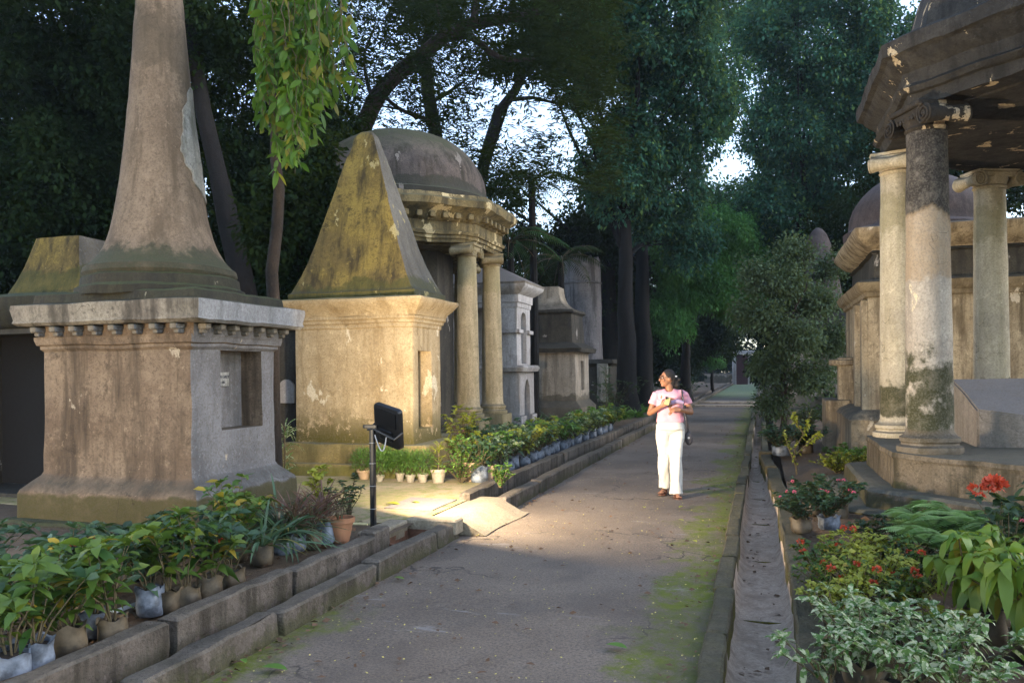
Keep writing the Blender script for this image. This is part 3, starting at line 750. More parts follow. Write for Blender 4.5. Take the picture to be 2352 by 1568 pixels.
# --- E: low tomb with bell-curved top
E_ = empty('bell_roof_tomb', (-6.35, 24.4, 0), label='squat tomb with slot window and curved chimney-like top, past the white arched tomb', cat='tomb')
mb = MB(); prof_loft(mb, [(0, .2), (.55, .2), (.75, .02), (2.15, 0), (2.2, .06)], 1.05, .95, .02)
o = mb.build('wall', M['monE'], E_, warp=(.012, 2)); cb = MB(); cb.box((1.05, .0, 1.5), (.2, .22, .45)); cut(o, cb)
mb = MB(); prof_loft(mb, [(2.2, .2), (2.32, .24), (2.4, .1), (2.5, -.1), (3.35, -.14), (3.42, -.05), (3.5, -.08)], 1.05, .95, .02); mb.build('attic', M['darkstone'], E_, warp=(.02, 2))
mb = MB(); mb.loft([sq(q[1], q[1] * .9, q[0], .02, 6) for q in smoothprof([(3.5, .88), (3.6, .68), (3.75, .52), (3.95, .44), (4.2, .41), (4.24, .40)], 14)]); mb.build('curved_top', M['monE'], E_, warp=(.012, 2))

# --- F: ruined round tower tomb ; G: dark tomb beyond
F_ = empty('round_tower_tomb', (-6.55, 30.2, 0), label='grey round tower on a dark block, its top broken and ragged, seen among tree trunks', cat='tomb')
mb = MB(); prof_loft(mb, [(0, .2), (.6, .1), (1.8, 0), (1.9, .15), (2.05, .1)], 1.25, 1.1, .03); mb.build('base', M['darkstone'], F_, warp=(.02, 1.5))
rings = [circ(q[1], q[0], 26) for q in ((2.0, .80), (2.2, .78), (3, .76), (4, .75), (4.9, .74), (4.95, .78), (5.0, .74), (5.6, .72))]
top = circ(.70, 5.9, 26); top[:, 2] += rng.uniform(-.35, .3, 26); rings.append(top)
mb = MB(); mb.loft(rings); mb.build('tower', M['monF'], F_, warp=(.02, 1.5))
mb = MB(); mb.box((1.0, -1.15, 1.2), (.2, .08, .7), bev=.01); mb.build('pilaster', M['whitelime'], F_)
G_ = empty('flat_roof_tomb', (-6.6, 38.5, 0), label='low dark flat roofed tomb with two pale posts, farthest on the left side', cat='tomb')
mb = MB(); prof_loft(mb, [(0, 0), (2.3, 0)], 1.2, 1.4, .03); mb.build('wall', M['darkstone'], G_)
mb = MB(); prof_loft(mb, [(2.3, .1), (2.5, .2), (2.7, .15), (2.9, -.3)], 1.2, 1.4, .03); mb.build('roof', M['monF'], G_)
for yy in (-1.45, 1.2):
    mb = MB(); mb.box((1.24, yy, 1.2), (.14, .14, 1.1), bev=.01); mb.build('post', M['whitelime'], G_)

# --- far gate
K = empty('end_gateway', (-2.0, 88, 0), label='small pale gateway with a dark reddish door at the far end of the path', cat='gateway')
mb = MB()
for s in (-1, 1): mb.box((s * .78, 0, 1.6), (.2, .3, 1.6), bev=.03)
mb.box((0, 0, 3.35), (1.3, .4, .2), bev=.03); mb.build('frame', M['white'], K)
mb = MB(); mb.box((0, .1, 1.55), (.57, .06, 1.55)); mb.box((0, -.0, 1.55), (.03, .05, 1.55)); mb.build('door', plain('dark_red_door', (.09, .03, .03), .7), K)
K2 = empty('boundary_wall', (-3.9, 88.5, 0), label='short length of low pale wall left of the far gateway', cat='wall')
mb = MB(); mb.box((-.6, 0, .55), (1.4, .15, .55), bev=.02); mb.build('wall', M['monE'], K2); mb = MB(); mb.box((-.6, 0, 1.14), (1.5, .2, .05), bev=.02); mb.build('coping', M['slab'], K2)

# --- H: domed tomb on the right
H_ = empty('tan_domed_tomb', (3.55, 16.0, 0), label='broad tan tomb with a mauve dome and stepped cornices, behind the octagonal pavilion', cat='tomb')
hx, hy = 1.9, 1.8
mb = MB(); prof_loft(mb, [(0, .32), (.78, .30), (.82, .32), (.9, .26), (.97, .1)], hx, hy, .02, 14); mb.build('base', M['monH'], H_, warp=(.02, 1.8))
mb = MB(); prof_loft(mb, [(.95, 0), (2.78, 0), (2.8, .04), (2.86, .06), (2.9, .12), (3.02, .17), (3.06, .1)], hx, hy, .02, 16)
o = mb.build('wall', M['monH'], H_, warp=(.014, 1.8)); cb = MB(); cb.box((-hx, -1.05, 1.8), (.16, .30, .6)); cut(o, cb)
for y in (-1.68, -.62):
    mb = MB(); mb.box((-hx - .045, y, 1.85), (.05, .11, .9), bev=.01); mb.build('pilaster', M['monH'], H_, warp=(.008, 2))
mb = MB(); prof_loft(mb, [(3.06, -.1), (3.5, -.12), (3.52, -.05), (3.56, -.1)], hx, hy, .02, 14); mb.build('attic', M['darkstone'], H_, warp=(.015, 2))
mb = MB(); prof_loft(mb, [(3.5, -.12), (3.58, -.1), (3.62, .0), (3.74, .14), (3.84, .2), (3.9, .2), (3.94, .05)], hx, hy, .02, 14); mb.build('cornice', M['monH'], H_, warp=(.015, 2))
mb = MB(); mb.loft([circ(1.24, 3.9, 44, -.86), circ(1.24, 4.08, 44, -.86), circ(1.18, 4.12, 44, -.86)] + [circ(1.15 * math.cos(a) ** .85, 4.12 + .98 * math.sin(a), 44, -.86) for a in np.linspace(.03, 1.53, 16)]); mb.build('dome', M['domeH'], H_, warp=(.015, 1.8), smooth=50)
mb = MB(); mb.box((-hx - .28, .9, .5), (.22, .5, .55), bev=.02); mb.box((-hx - .12, .62, 1.35), (.14, .16, .5), bev=.02); mb.box((-hx - .2, .62, 1.75), (.2, .2, .06), bev=.02); mb.build('buttress', M['monH'], H_, warp=(.012, 2))

# --- J: distant white walled tomb with dark spire
J_ = empty('spired_tomb', (2.25, 27.4, 0), label='distant white walled tomb with dark cone spire, half hidden by the grey bush', cat='tomb')
mb = MB(); prof_loft(mb, [(0, .2), (.4, .2), (.45, 0), (2.6, 0), (2.7, .2), (2.85, .2)], 1.6, 1.3, .02)
o = mb.build('wall', M['monE'], J_, warp=(.01, 1.5)); cb = MB(); cb.box((.1, -1.3, 1.5), (.6, .4, .8)); cut(o, cb)
mb = MB(); prof_loft(mb, [(2.85, -.2), (3.4, -.4), (3.5, -.3)], 1.6, 1.3, .02); mb.build('attic', M['darkstone'], J_)
mb = MB(); mb.loft([circ(q[1], q[0], 24, -.5) for q in smoothprof([(3.4, .8), (4.2, .66), (5.0, .5), (5.7, .33), (6.0, .18), (6.1, .05)], 20)]); mb.build('spire', M['domeH'], J_, warp=(.015, 1.8))

# --- I: octagonal pavilion, near right
PI_ = empty('octagonal_pavilion', (4.13, 10.6, 0), label='octagonal pavilion on the right with stained scroll-topped columns and a heavy blackened cornice', cat='pavilion')
PH = R(22.5)
octp(PI_, [(0, 3.32), (.14, 3.32), (.17, 3.28)], M['plinthI'], 'step')
octp(PI_, [(.1, 3.08), (.33, 3.06), (.36, 3.02)], M['plinthI'], 'step')
octp(PI_, [(.3, 2.80), (.66, 2.79), (.69, 2.81), (.735, 2.80), (.74, 2.76)], M['plinthI'], 'plinth')
for k in range(8):
    x, y = 2.613 * math.cos(PH + R(45) * k), 2.613 * math.sin(PH + R(45) * k)
    mat = M['colI'] if k == 4 else M['colI2']
    mb = column_mesh(.735, 4.16, .232, .20); c = mb.build('column', mat, PI_, warp=(.009, 2.6), smooth=40); c.location = (x, y, 0)
    ionic_capital(.20, .28, M['capI'] if k == 4 else mat, c, (0, 0, 4.16), math.atan2(y, x) + R(90))
octp(PI_, [(4.44, 2.58), (4.56, 2.60), (4.57, 2.65), (4.62, 2.69), (4.66, 2.63), (4.78, 2.65), (4.82, 2.70), (4.86, 2.76), (4.93, 2.81), (4.95, 2.87), (5.09, 2.88), (5.13, 2.82), (5.16, 2.3)], M['entI'], 'entablature', 16, (.022, 2.4), .08)
octp(PI_, [(4.41, 2.30), (4.45, 2.30)], M['entI'], 'ceiling', 6, None)
octp(PI_, [(5.12, 2.44), (5.6, 2.36), (6.3, 2.15), (7.0, 1.8), (8.0, .9), (8.5, .2)], M['entI'], 'roof', 10, (.02, 1.5), .35)
t = MB(); X0, Y0 = 2.32 - 4.13, 10.25 - 10.6
V = [(X0, Y0, .70), (X0 + 1.3, Y0 - .12, .70), (X0 + 1.35, Y0 + 1.3, .70), (X0, Y0 + 1.3, .70), (X0, Y0, 1.17), (X0 + 1.3, Y0 - .12, .98), (X0 + 1.35, Y0 + 1.3, 1.50), (X0, Y0 + 1.3, 1.50)]
t.add(V, [(0, 3, 2, 1), (4, 5, 6, 7), (0, 1, 5, 4), (1, 2, 6, 5), (2, 3, 7, 6), (3, 0, 4, 7)])
o = t.build('tomb_chest', M['slab'], PI_, smooth=0)
bm = bmesh.new(); bm.from_mesh(o.data); bmesh.ops.bevel(bm, geom=list(bm.edges), offset=.02, segments=2, affect='EDGES'); bmesh.ops.subdivide_edges(bm, edges=[e for e in bm.edges if e.calc_length() > .3], cuts=5, use_grid_fill=True)
for v in bm.verts: v.co += mnoise.noise_vector(v.co * 3) * .012
bm.to_mesh(o.data); bm.free()

# ------------------------------------------------------------------ trees
CY, SY = math.cos(YAW), math.sin(YAW)
def crown_geo(blobs, leaf, wid, per, crad, flat=1.0, droop=.3, shell=.55):
    """blobs: (x,y,z, rx,ry,rz, clusters)"""
    parts = []
    for (x, y, z, rx, ry, rz, nc) in blobs:
        d = nrm(rng.normal(0, 1, (nc, 3))); rr = shell + (1 - shell) * rng.random(nc) ** .6
        rr *= .78 + .22 * np.sin(d[:, 0] * 5 + d[:, 2] * 4 + x) * np.cos(d[:, 1] * 4)
        C = np.array([x, y, z]) + d * rr[:, None] * np.array([rx, ry, rz])
        N = nc * per
        c = np.repeat(C, per, 0)
        cr = np.repeat(crad * (.6 + .8 * rng.random(nc)), per)
        off = nrm(rng.normal(0, 1, (N, 3))) * (rng.random(N) ** .5 * cr)[:, None]; off[:, 2] *= flat
        D = nrm(off + rng.normal(0, .5, (N, 3)) * crad + np.array([0, 0, -droop * crad]))
        L = leaf * (.6 + .8 * rng.random(N))
        parts.append(leaf_geo(c + off, D, L, L * wid, .15, 1))
    return merge(parts)

def tree(name, label, group, x, y, trunk, r0, blobs, mat, leaf, wid, per, crad, bark='barkdk', limbs=(), flat=1.0, droop=.3, z0=.05, shell=.55, auto=True):
    t = empty(name, (x, y, 0), label=label, cat='tree', group=group)
    mb = MB()
    pts = [(0, 0, z0)] + list(trunk); n_ = len(pts)
    # resample
    P = []; Rr = []
    for i in range(n_ - 1):
        for k in range(3):
            f = k / 3; P.append([pts[i][j] + (pts[i + 1][j] - pts[i][j]) * f for j in range(3)]); Rr.append((i + f) / (n_ - 1))
    P.append(list(pts[-1])); Rr.append(1)
    P = [(p[0] + .05 * nz3(p[2], x, .7), p[1] + .05 * nz3(p[2], y, .7), p[2]) for p in P]
    mb.tube(P, [r0 * (1 - .62 * f) * (1 + .5 * max(0, 1 - f * 9)) for f in Rr], 12)
    mb.build('trunk', M[bark], t, warp=(r0 * .15, 2), smooth=60)
    lb = MB(); k = 0
    for (pp, rl) in limbs:
        lb.tube(pp, [rl * (1 - .75 * i / (len(pp) - 1)) for i in range(len(pp))], 8); k += 1
    if auto:
        for (bx, by, bz, rx, ry, rz, nc) in blobs:
            base = Vector(P[int(len(P) * random.uniform(.75, 1.0)) - 1]); tip = Vector((bx, by, bz))
            for q in range(3):
                e = tip + Vector((random.uniform(-.7, .7) * rx, random.uniform(-.7, .7) * ry, random.uniform(-.3, .8) * rz))
                mid = (base + e) / 2 + Vector((random.uniform(-.4, .4), random.uniform(-.4, .4), random.uniform(-.1, .5)))
                rl = r0 * random.uniform(.12, .24); lb.tube([base, (base + mid) / 2 + Vector((0, 0, .15)), mid, (mid + e) / 2, e], [rl, rl * .8, rl * .6, rl * .4, rl * .12], 7); k += 1
    if k: lb.build('limb', M[bark], t, warp=(.03, 2), smooth=60)
    V, Q = crown_geo(blobs, leaf * .70, wid, int(per * 1.8), crad * .82, flat, droop, shell)
    np_obj('crown', V, Q, mat if not isinstance(mat, str) else M[mat], t, smooth=False)
    return t

GB = 'big trees behind the monuments'
def pol(u, d):      # horizontal place seen at picture column u (of 2352) and depth d
    r = (u - 1176) / FPX * d; return (r * CY - d * SY, r * SY + d * CY)
def hz(v, d): return CAM_H + (852 - v) / FPX * d
def blob(u, v, d, ru, rv, rd, n, o):   # ellipsoid given by its place; o = tree foot
    x, y = pol(u, d); return (x - o[0], y - o[1], hz(v, d), ru, rd, rv, n)

# dense dark trees on the left, behind the obelisk and the pyramid
def mk(name, label, u, d, trunk_h, r0, bl, mat, leaf, wid, per, crad, lean=(0, 0), group=GB, **k):
    o = pol(u, d)
    tr = [(lean[0] * t, lean[1] * t, trunk_h * t) for t in (.3, .6, 1)]
    return tree(name, label, group, o[0], o[1], tr, r0, [blob(*b, o) for b in bl], mat, leaf, wid, per, crad, **k)
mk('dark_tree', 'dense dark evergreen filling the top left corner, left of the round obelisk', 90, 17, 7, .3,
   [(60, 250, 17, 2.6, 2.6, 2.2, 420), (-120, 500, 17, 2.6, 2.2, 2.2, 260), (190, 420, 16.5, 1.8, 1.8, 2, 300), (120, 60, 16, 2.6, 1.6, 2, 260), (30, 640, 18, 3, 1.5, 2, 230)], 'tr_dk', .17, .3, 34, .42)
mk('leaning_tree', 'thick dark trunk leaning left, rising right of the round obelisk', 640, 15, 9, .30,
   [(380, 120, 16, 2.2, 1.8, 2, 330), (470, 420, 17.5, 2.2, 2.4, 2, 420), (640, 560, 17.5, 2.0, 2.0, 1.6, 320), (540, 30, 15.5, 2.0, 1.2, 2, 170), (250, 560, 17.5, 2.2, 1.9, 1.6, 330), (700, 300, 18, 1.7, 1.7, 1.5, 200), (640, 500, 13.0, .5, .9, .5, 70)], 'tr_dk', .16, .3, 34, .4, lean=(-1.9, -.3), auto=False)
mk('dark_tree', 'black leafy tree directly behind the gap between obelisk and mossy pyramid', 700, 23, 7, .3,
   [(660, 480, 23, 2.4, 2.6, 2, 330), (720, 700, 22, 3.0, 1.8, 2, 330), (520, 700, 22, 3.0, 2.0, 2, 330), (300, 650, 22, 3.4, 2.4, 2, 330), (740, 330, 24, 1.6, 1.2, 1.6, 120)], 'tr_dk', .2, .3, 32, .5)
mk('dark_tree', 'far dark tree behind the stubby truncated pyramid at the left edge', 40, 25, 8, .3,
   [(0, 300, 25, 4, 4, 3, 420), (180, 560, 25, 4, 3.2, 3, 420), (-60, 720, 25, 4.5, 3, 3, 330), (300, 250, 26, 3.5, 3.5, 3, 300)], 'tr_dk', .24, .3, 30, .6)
mk('added_shade_tree', 'added black leafed tree darkening the left side of the domed pavilion, between obelisk and pyramid', 712, 13.2, 3.0, .09,
   [(700, 520, 13.2, .5, .75, .35, 110), (742, 430, 13.2, .3, .45, .3, 60), (690, 640, 13.2, .45, .5, .35, 70), (722, 700, 13.2, .3, .5, .35, 50), (748, 350, 13.3, .22, .35, .25, 30)], 'tr_dk', .13, .3, 26, .3, shell=.2)  # small dark tree added to stand in for the shade here
# slim tree with weeping fig branches
def weeping_tree():
    o = pol(632, 9.9); t = empty('weeping_fig', (o[0], o[1], 0), label='slim trunked fig whose bright green leaves hang down in long tresses between obelisk and pyramid', cat='tree')
    mb = MB(); pts = []; rad = []
    for i, (u, v) in enumerate([(632, 1080), (628, 950), (626, 820), (630, 700), (626, 620), (640, 520), (646, 430), (636, 350), (640, 250), (655, 120), (670, -60)]):
        x, y = pol(u, 9.9); pts.append((x - o[0], y - o[1], hz(v, 9.9))); rad.append(.088 - .0035 * i)
    pts[0] = (pts[0][0], pts[0][1], .1)
    mb.tube(pts, rad, 12); mb.build('trunk', M['bark'], t, warp=(.012, 4), smooth=60)
    tw = MB(); B = []; D = []
    for k in range(64):
        # a tress starts high and hangs
        u0 = rng.normal(690, 62); d0 = rng.uniform(8.3, 9.9)
        if u0 > 835 or u0 < 545: u0 = rng.uniform(600, 800)
        lim = np.interp(u0, [530, 570, 610, 660, 700, 745, 800, 850], [60, 130, 340, 410, 385, 290, 190, 80])
        vend = lim * (1 - .62 * rng.random() ** 1.5) ; vst = rng.uniform(-150, min(60, vend - 40))
        nseg = max(4, int((vend - vst) / 22)); P = []
        for i in range(nseg + 1):
            f = i / nseg; u = u0 + (rng.normal(0, 4)) + 26 * math.sin(k + f * 2.0) * f; v = vst + (vend - vst) * f
            x, y = pol(u, d0 - .25 * f); P.append((x - o[0], y - o[1], hz(v, d0 - .25 * f)))
        tw.tube(P, [.006 * (1 - .7 * i / nseg) + .0012 for i in range(nseg + 1)], 4)
        P = np.array(P)
        m = int(nseg * 2.6); f = rng.random(m) * nseg; i0 = np.minimum(f.astype(int), nseg - 1); q = P[i0] + (P[i0 + 1] - P[i0]) * (f - i0)[:, None]
        B.append(q); D.append(nrm(rng.normal(0, .75, (m, 3)) + np.array([0, 0, -.85])))
    tw.build('twig', M['stem'], t, smooth=0)
    B = np.concatenate(B); D = np.concatenate(D); N = len(B); L = .07 + .12 * rng.random(N)
    V, Q = leaf_geo(B, D, L, L * .21, .25, 4, .25, up=rng.normal(0, 1, (N, 3)))
    np_obj('crown', V, Q, M['lf_fic'], t)
    return t
weeping_tree()
# arching limb tree with feathery sprays against the sky
def feathery():
    d = 21; o = pol(800, d); t = empty('rain_tree', (o[0], o[1], 0), label='feathery leaved tree with one thick limb arching right over the dome', cat='tree')
    def L_(pp, r, n=8, dd=0):
        P = []
        for i, (u, v) in enumerate(pp):
            x, y = pol(u, d + dd * i); P.append((x - o[0], y - o[1], max(hz(v, d + dd * i), .05)))
        return P
    mb = MB(); mb.tube(L_([(800, 1000), (800, 700), (812, 450), (830, 310)], 0), [.36, .3, .27, .25], 12)
    mb.build('trunk', M['bark'], t, warp=(.03, 1.5), smooth=60)
    def lim(pp, r0, r1, dd=0):
        P = L_(pp, 0, dd=dd); n_ = len(P); l = MB()
        sx = smoothprof([(i, p[0]) for i, p in enumerate(P)], n_ * 4); sy = smoothprof([(i, p[1]) for i, p in enumerate(P)], n_ * 4); sz = smoothprof([(i, p[2]) for i, p in enumerate(P)], n_ * 4)
        l.tube([(a[1], b[1], c[1]) for a, b, c in zip(sx, sy, sz)], [r0 + (r1 - r0) * i / (n_ * 4 - 1) for i in range(n_ * 4)], 9); l.build('limb', M['bark'], t, warp=(.02, 2), smooth=60)
    lim([(830, 312), (850, 265), (880, 210), (930, 160), (985, 120), (1030, 82), (1090, 55), (1150, 45), (1230, 30), (1330, -30)], .25, .12)
    lim([(1030, 85), (1075, 80), (1105, 95), (1130, 118), (1165, 135), (1215, 137), (1240, 137)], .11, .04, -.1)
    lim([(1095, 55), (1100, 20), (1105, -30)], .12, .09)
    lim([(985, 120), (1015, 95), (1040, 105), (1060, 130)], .06, .02)
    lim([(940, 155), (1000, 110), (1020, 60), (1010, 0)], .05, .02)
    lim([(865, 235), (850, 180), (845, 120), (870, 60)], .06, .02)
    lim([(880, 210), (920, 245), (960, 265), (985, 270), (1005, 290)], .055, .03)
    V = [];
    parts = []
    nsp = 1420
    U = rng.uniform(740, 1420, nsp); Vv = rng.uniform(-120, 440, nsp); Dd = d + rng.uniform(-3, 3, nsp)
    # sky openings
    keep = []
    for u, v in zip(U, Vv):
        open_ = ((u - 1180) / 105) ** 2 + ((v - 262) / 85) ** 2 < 1 and rng.random() < .70 or ((u - 890) / 60) ** 2 + ((v - 255) / 55) ** 2 < 1 and rng.random() < .7 or ((u - 1330) / 60) ** 2 + ((v - 345) / 60) ** 2 < 1 and rng.random() < .9 or ((u - 790) / 40) ** 2 + ((v - 310) / 30) ** 2 < 1 and rng.random() < .7
        keep.append(not open_)
    for u, v, dd in zip(U[keep], Vv[keep], Dd[keep]):
        x, y = pol(u, dd); c = np.array([x - o[0], y - o[1], hz(v, dd)])
        ax = nrm(np.array([rng.normal(0, 1), rng.normal(0, 1), rng.normal(-.1, .45)])); nfr = 34
        s = rng.uniform(-.85, .85, nfr); side = nrm(np.cross(ax, [0, 0, 1]))
        sg = rng.choice([-1, 1], nfr)
        B = c + ax * s[:, None] + rng.normal(0, .05, (nfr, 3)); Dn = nrm(ax * .5 + side * sg[:, None] + rng.normal(0, .15, (nfr, 3)))
        parts.append(leaf_geo(B, Dn, .14 + .12 * rng.random(nfr), .023, .15, 1))
    V_, Q = merge(parts); np_obj('crown', V_, Q, M['tr_dk'], t, smooth=False)
feathery()
def slender(label, pp, d, r, bl=None):
    o = pol(pp[0][0], d); t = empty('slender_tree', (o[0], o[1], 0), label=label, cat='tree', group='slender trunks behind the dome')
    f = lambda q: [(pol(u, d)[0] - o[0], pol(u, d)[1] - o[1], hz(v, d)) for u, v in q]
    P = f(pp); P[0] = (0, 0, .05)
    mb = MB(); mb.tube(P, [r * (1 - .5 * i / (len(P) - 1)) for i in range(len(P))], 9); mb.build('trunk', M['barkdk'], t, warp=(.03, 2), smooth=60)
    if bl:
        for b in bl: lb = MB(); lb.tube(f(b), [.08, .06, .04, .03, .02][:len(b)], 6); lb.build('limb', M['barkdk'], t, smooth=60)
    V, Q = crown_geo([blob(pp[-1][0], pp[-1][1] - 40, d, 1.8, 1.0, 1.2, 70, o), blob(pp[-2][0] + 20, pp[-2][1] - 70, d, 1.5, .7, 1.2, 36, o)], .2, .28, 26, .45, .5)
    np_obj('crown', V, Q, M['tr_dk'], t, smooth=False)
slender('slender dark trunk forking just above the top of the round dome', [(1000, 900), (1005, 420), (1005, 300), (990, 215), (985, 120), (1000, 20)], 27, .30, [[(1003, 290), (965, 262), (930, 250), (880, 240)], [(985, 240), (1030, 215), (1075, 185)], [(985, 120), (960, 60), (930, 10)]])
slender('thin dark double trunk leaning right, at the right shoulder of the dome', [(1110, 900), (1105, 430), (1125, 340), (1150, 260), (1190, 210), (1215, 160)], 26, .24, [[(1120, 390), (1145, 320), (1170, 250), (1185, 215)], [(1170, 230), (1230, 225), (1290, 240)]])

# palms right of the dome
def palm(label, u, v, d, nf, L, mat='tr_md'):
    o = pol(u, d); t = empty('palm', (o[0], o[1], 0), label=label, cat='palm tree', group='palms beside the dome')
    h = hz(v, d); mb = MB(); mb.tube([(0, 0, .05), (.05, 0, h * .5), (0, 0, h)], [.16, .12, .1], 9); mb.build('trunk', M['barkdk'], t, warp=(.01, 3))
    parts = []
    rb = MB()
    for k in range(nf):
        a = 2 * math.pi * k / nf + rng.uniform(-.2, .2); el = rng.uniform(.1, 1.2); l = L * rng.uniform(.8, 1.1)
        s = np.linspace(0, 1, 26); hx_ = np.array([math.cos(a), math.sin(a), 0])
        P = np.array([0, 0, h]) + hx_ * (s * l * math.cos(el * .7))[:, None] + np.array([0, 0, 1.]) * (s * l * math.sin(el) - .75 * l * s ** 2)[:, None]
        rb.tube(P[::4], [.02 * (1 - .8 * i / 6) for i in range(len(P[::4]))], 4); parts.append(leaf_geo(P[2:3], (P[-1] - P[2])[None], .5, .01, .1, 1))
        T = nrm(np.gradient(P, axis=0)); S = nrm(np.cross(T, [0, 0, 1]))
        for sg in (-1, 1):
            D = nrm(S * sg + T * .55 + np.array([0, 0, -.25])); ll = .55 * np.sin(np.pi * np.clip(s * .9 + .1, 0, 1)) * L / 2.2
            parts.append(leaf_geo(P[2:], D[2:], ll[2:] + .05, .022, .2, 1, up=np.tile([0, 0, 1.], (24, 1))))
    rb.build('frond_stalk', M['stem'], t, smooth=0)
    V, Q = merge(parts); np_obj('leaflets', V, Q, M[mat], t, smooth=False)
palm('palm with ragged fronds just right of the dome, the taller one against the sky', 1225, 420, 24, 15, 1.9)
palm('palm lower down, half hidden behind the dome cornice', 1175, 560, 23, 14, 2.0)
palm('small palm in the shade above the white arched tomb', 1290, 600, 26, 14, 1.8, 'tr_dk')

GF = 'trees beyond the tombs'
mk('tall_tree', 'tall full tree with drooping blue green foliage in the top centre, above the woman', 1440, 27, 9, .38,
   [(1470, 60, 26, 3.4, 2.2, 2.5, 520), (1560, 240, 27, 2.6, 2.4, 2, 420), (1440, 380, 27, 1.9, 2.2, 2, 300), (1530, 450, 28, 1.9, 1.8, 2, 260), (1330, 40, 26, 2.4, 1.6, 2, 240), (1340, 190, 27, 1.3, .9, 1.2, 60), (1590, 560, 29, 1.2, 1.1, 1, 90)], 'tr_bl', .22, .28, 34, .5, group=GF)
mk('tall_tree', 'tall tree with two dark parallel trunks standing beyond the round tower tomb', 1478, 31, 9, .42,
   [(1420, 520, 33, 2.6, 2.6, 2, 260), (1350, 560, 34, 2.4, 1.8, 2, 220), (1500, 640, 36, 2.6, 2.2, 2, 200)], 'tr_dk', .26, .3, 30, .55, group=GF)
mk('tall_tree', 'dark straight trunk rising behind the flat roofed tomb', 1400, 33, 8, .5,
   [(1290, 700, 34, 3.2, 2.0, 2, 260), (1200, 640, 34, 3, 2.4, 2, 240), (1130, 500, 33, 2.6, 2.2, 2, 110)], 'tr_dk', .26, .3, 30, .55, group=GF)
mk('tall_tree', 'broad hazy blue tree filling the sky left of the octagonal pavilion roof', 1850, 33, 9, .45,
   [(1880, 90, 32, 3.6, 2.6, 2.5, 480), (1760, 60, 34, 1.9, 1.5, 2, 140), (1860, 290, 33, 3.6, 2.4, 2.5, 520), (2010, 380, 33, 3.4, 3.2, 2.5, 420), (1810, 480, 34, 2.9, 2.4, 2.5, 400), (2040, 150, 32, 2.4, 2.8, 2, 260), (1900, 620, 34, 3.2, 2.0, 2.5, 330)], 'tr_bl', .24, .28, 32, .55, group=GF)
mk('tall_tree', 'thin upright tree in the narrow gap of sky over the end of the path', 1800, 43, 12, .4,
   [(1650, 60, 44, 3.0, 2.4, 2, 140), (1700, 500, 44, 3.4, 2.6, 2, 300), (1690, 200, 44, 1.2, 2.2, 2, 26), (1790, 640, 44, 3.0, 2.6, 2, 260)], 'tr_md', .3, .28, 28, .6, group=GF)
mk('bright_tree', 'rounded bright green tree hanging over the left side of the far path', 1575, 38, 5, .3,
   [(1640, 545, 33, 1.9, 1.2, 2, 300), (1560, 590, 32, 1.3, 1.2, 1.5, 200), (1700, 600, 34, 1.3, 1.2, 2, 200), (1610, 660, 33, 2.0, 1.1, 1.6, 260), (1545, 730, 33, 1.0, 1.2, 1.5, 120), (1700, 700, 34, 1.2, 1.1, 1.5, 120)], 'tr_gr', .2, .22, 38, .5, droop=.9, group=GF)
mk('weeping_shrub', 'light green weeping shrub at the left edge of the path, far behind the woman', 1636, 54, 3.4, .12,
   [(1632, 790, 53, .85, 1.0, .9, 130), (1640, 835, 53, .9, .6, .9, 80), (1615, 810, 53, .6, .8, .9, 70)], 'tr_gr', .14, .2, 30, .25, droop=1.2, group=GF)
mk('grey_bush_tree', 'loose grey green small leaved tree on the right of the path before the white tomb', 1800, 20, 2.6, .10,
   [(1800, 650, 20, .75, .5, .8, 90), (1870, 700, 20.5, .8, .45, .8, 85), (1760, 735, 19.6, .6, .4, .7, 60), (1830, 780, 19.4, .7, .4, .7, 80), (1905, 790, 20.5, .6, .5, .7, 70), (1730, 640, 20, .4, .5, .6, 32), (1915, 620, 21, .55, .45, .6, 45), (1770, 850, 20, .5, .4, .6, 60), (1860, 870, 20, .75, .45, .8, 85), (1775, 930, 20, .4, .35, .5, 40), (1830, 590, 20, .5, .35, .5, 35), (1700, 720, 20, .3, .3, .4, 16)], 'tr_gy', .125, .3, 24, .36, group=GF, bark='bark')
mk('shade_tree', 'dark spreading tree over the path end, right of the gateway', 1800, 48, 6, .35,
   [(1790, 740, 46, 2.2, 2.2, 2, 240), (1760, 850, 44, 1.0, 1.0, 1.4, 100), (1880, 720, 48, 3, 2.2, 2, 200)], 'tr_dk', .3, .28, 28, .6, group=GF)
mk('shade_tree', 'dark spreading tree over the path end, left of the gateway', 1560, 50, 6, .35,
   [(1600, 760, 50, 2.6, 2.4, 2, 240), (1530, 800, 48, 2.6, 2.2, 2, 240), (1660, 790, 58, 1.6, 1.6, 2, 100), (1450, 780, 52, 3, 2.4, 2, 200)], 'tr_dk', .3, .28, 28, .6, group=GF)
mk('shade_tree', 'dark tree behind the tan domed tomb, seen between the pavilion columns', 2150, 26, 6, .35,
   [(2120, 330, 27, 2.0, 2.0, 2, 150), (2290, 420, 27, 2.4, 1.6, 2, 160), (2420, 300, 27, 3, 3, 2, 200), (1990, 560, 28, 2.2, 2.4, 2, 240)], 'tr_dk', .22, .3, 30, .5, group=GF)
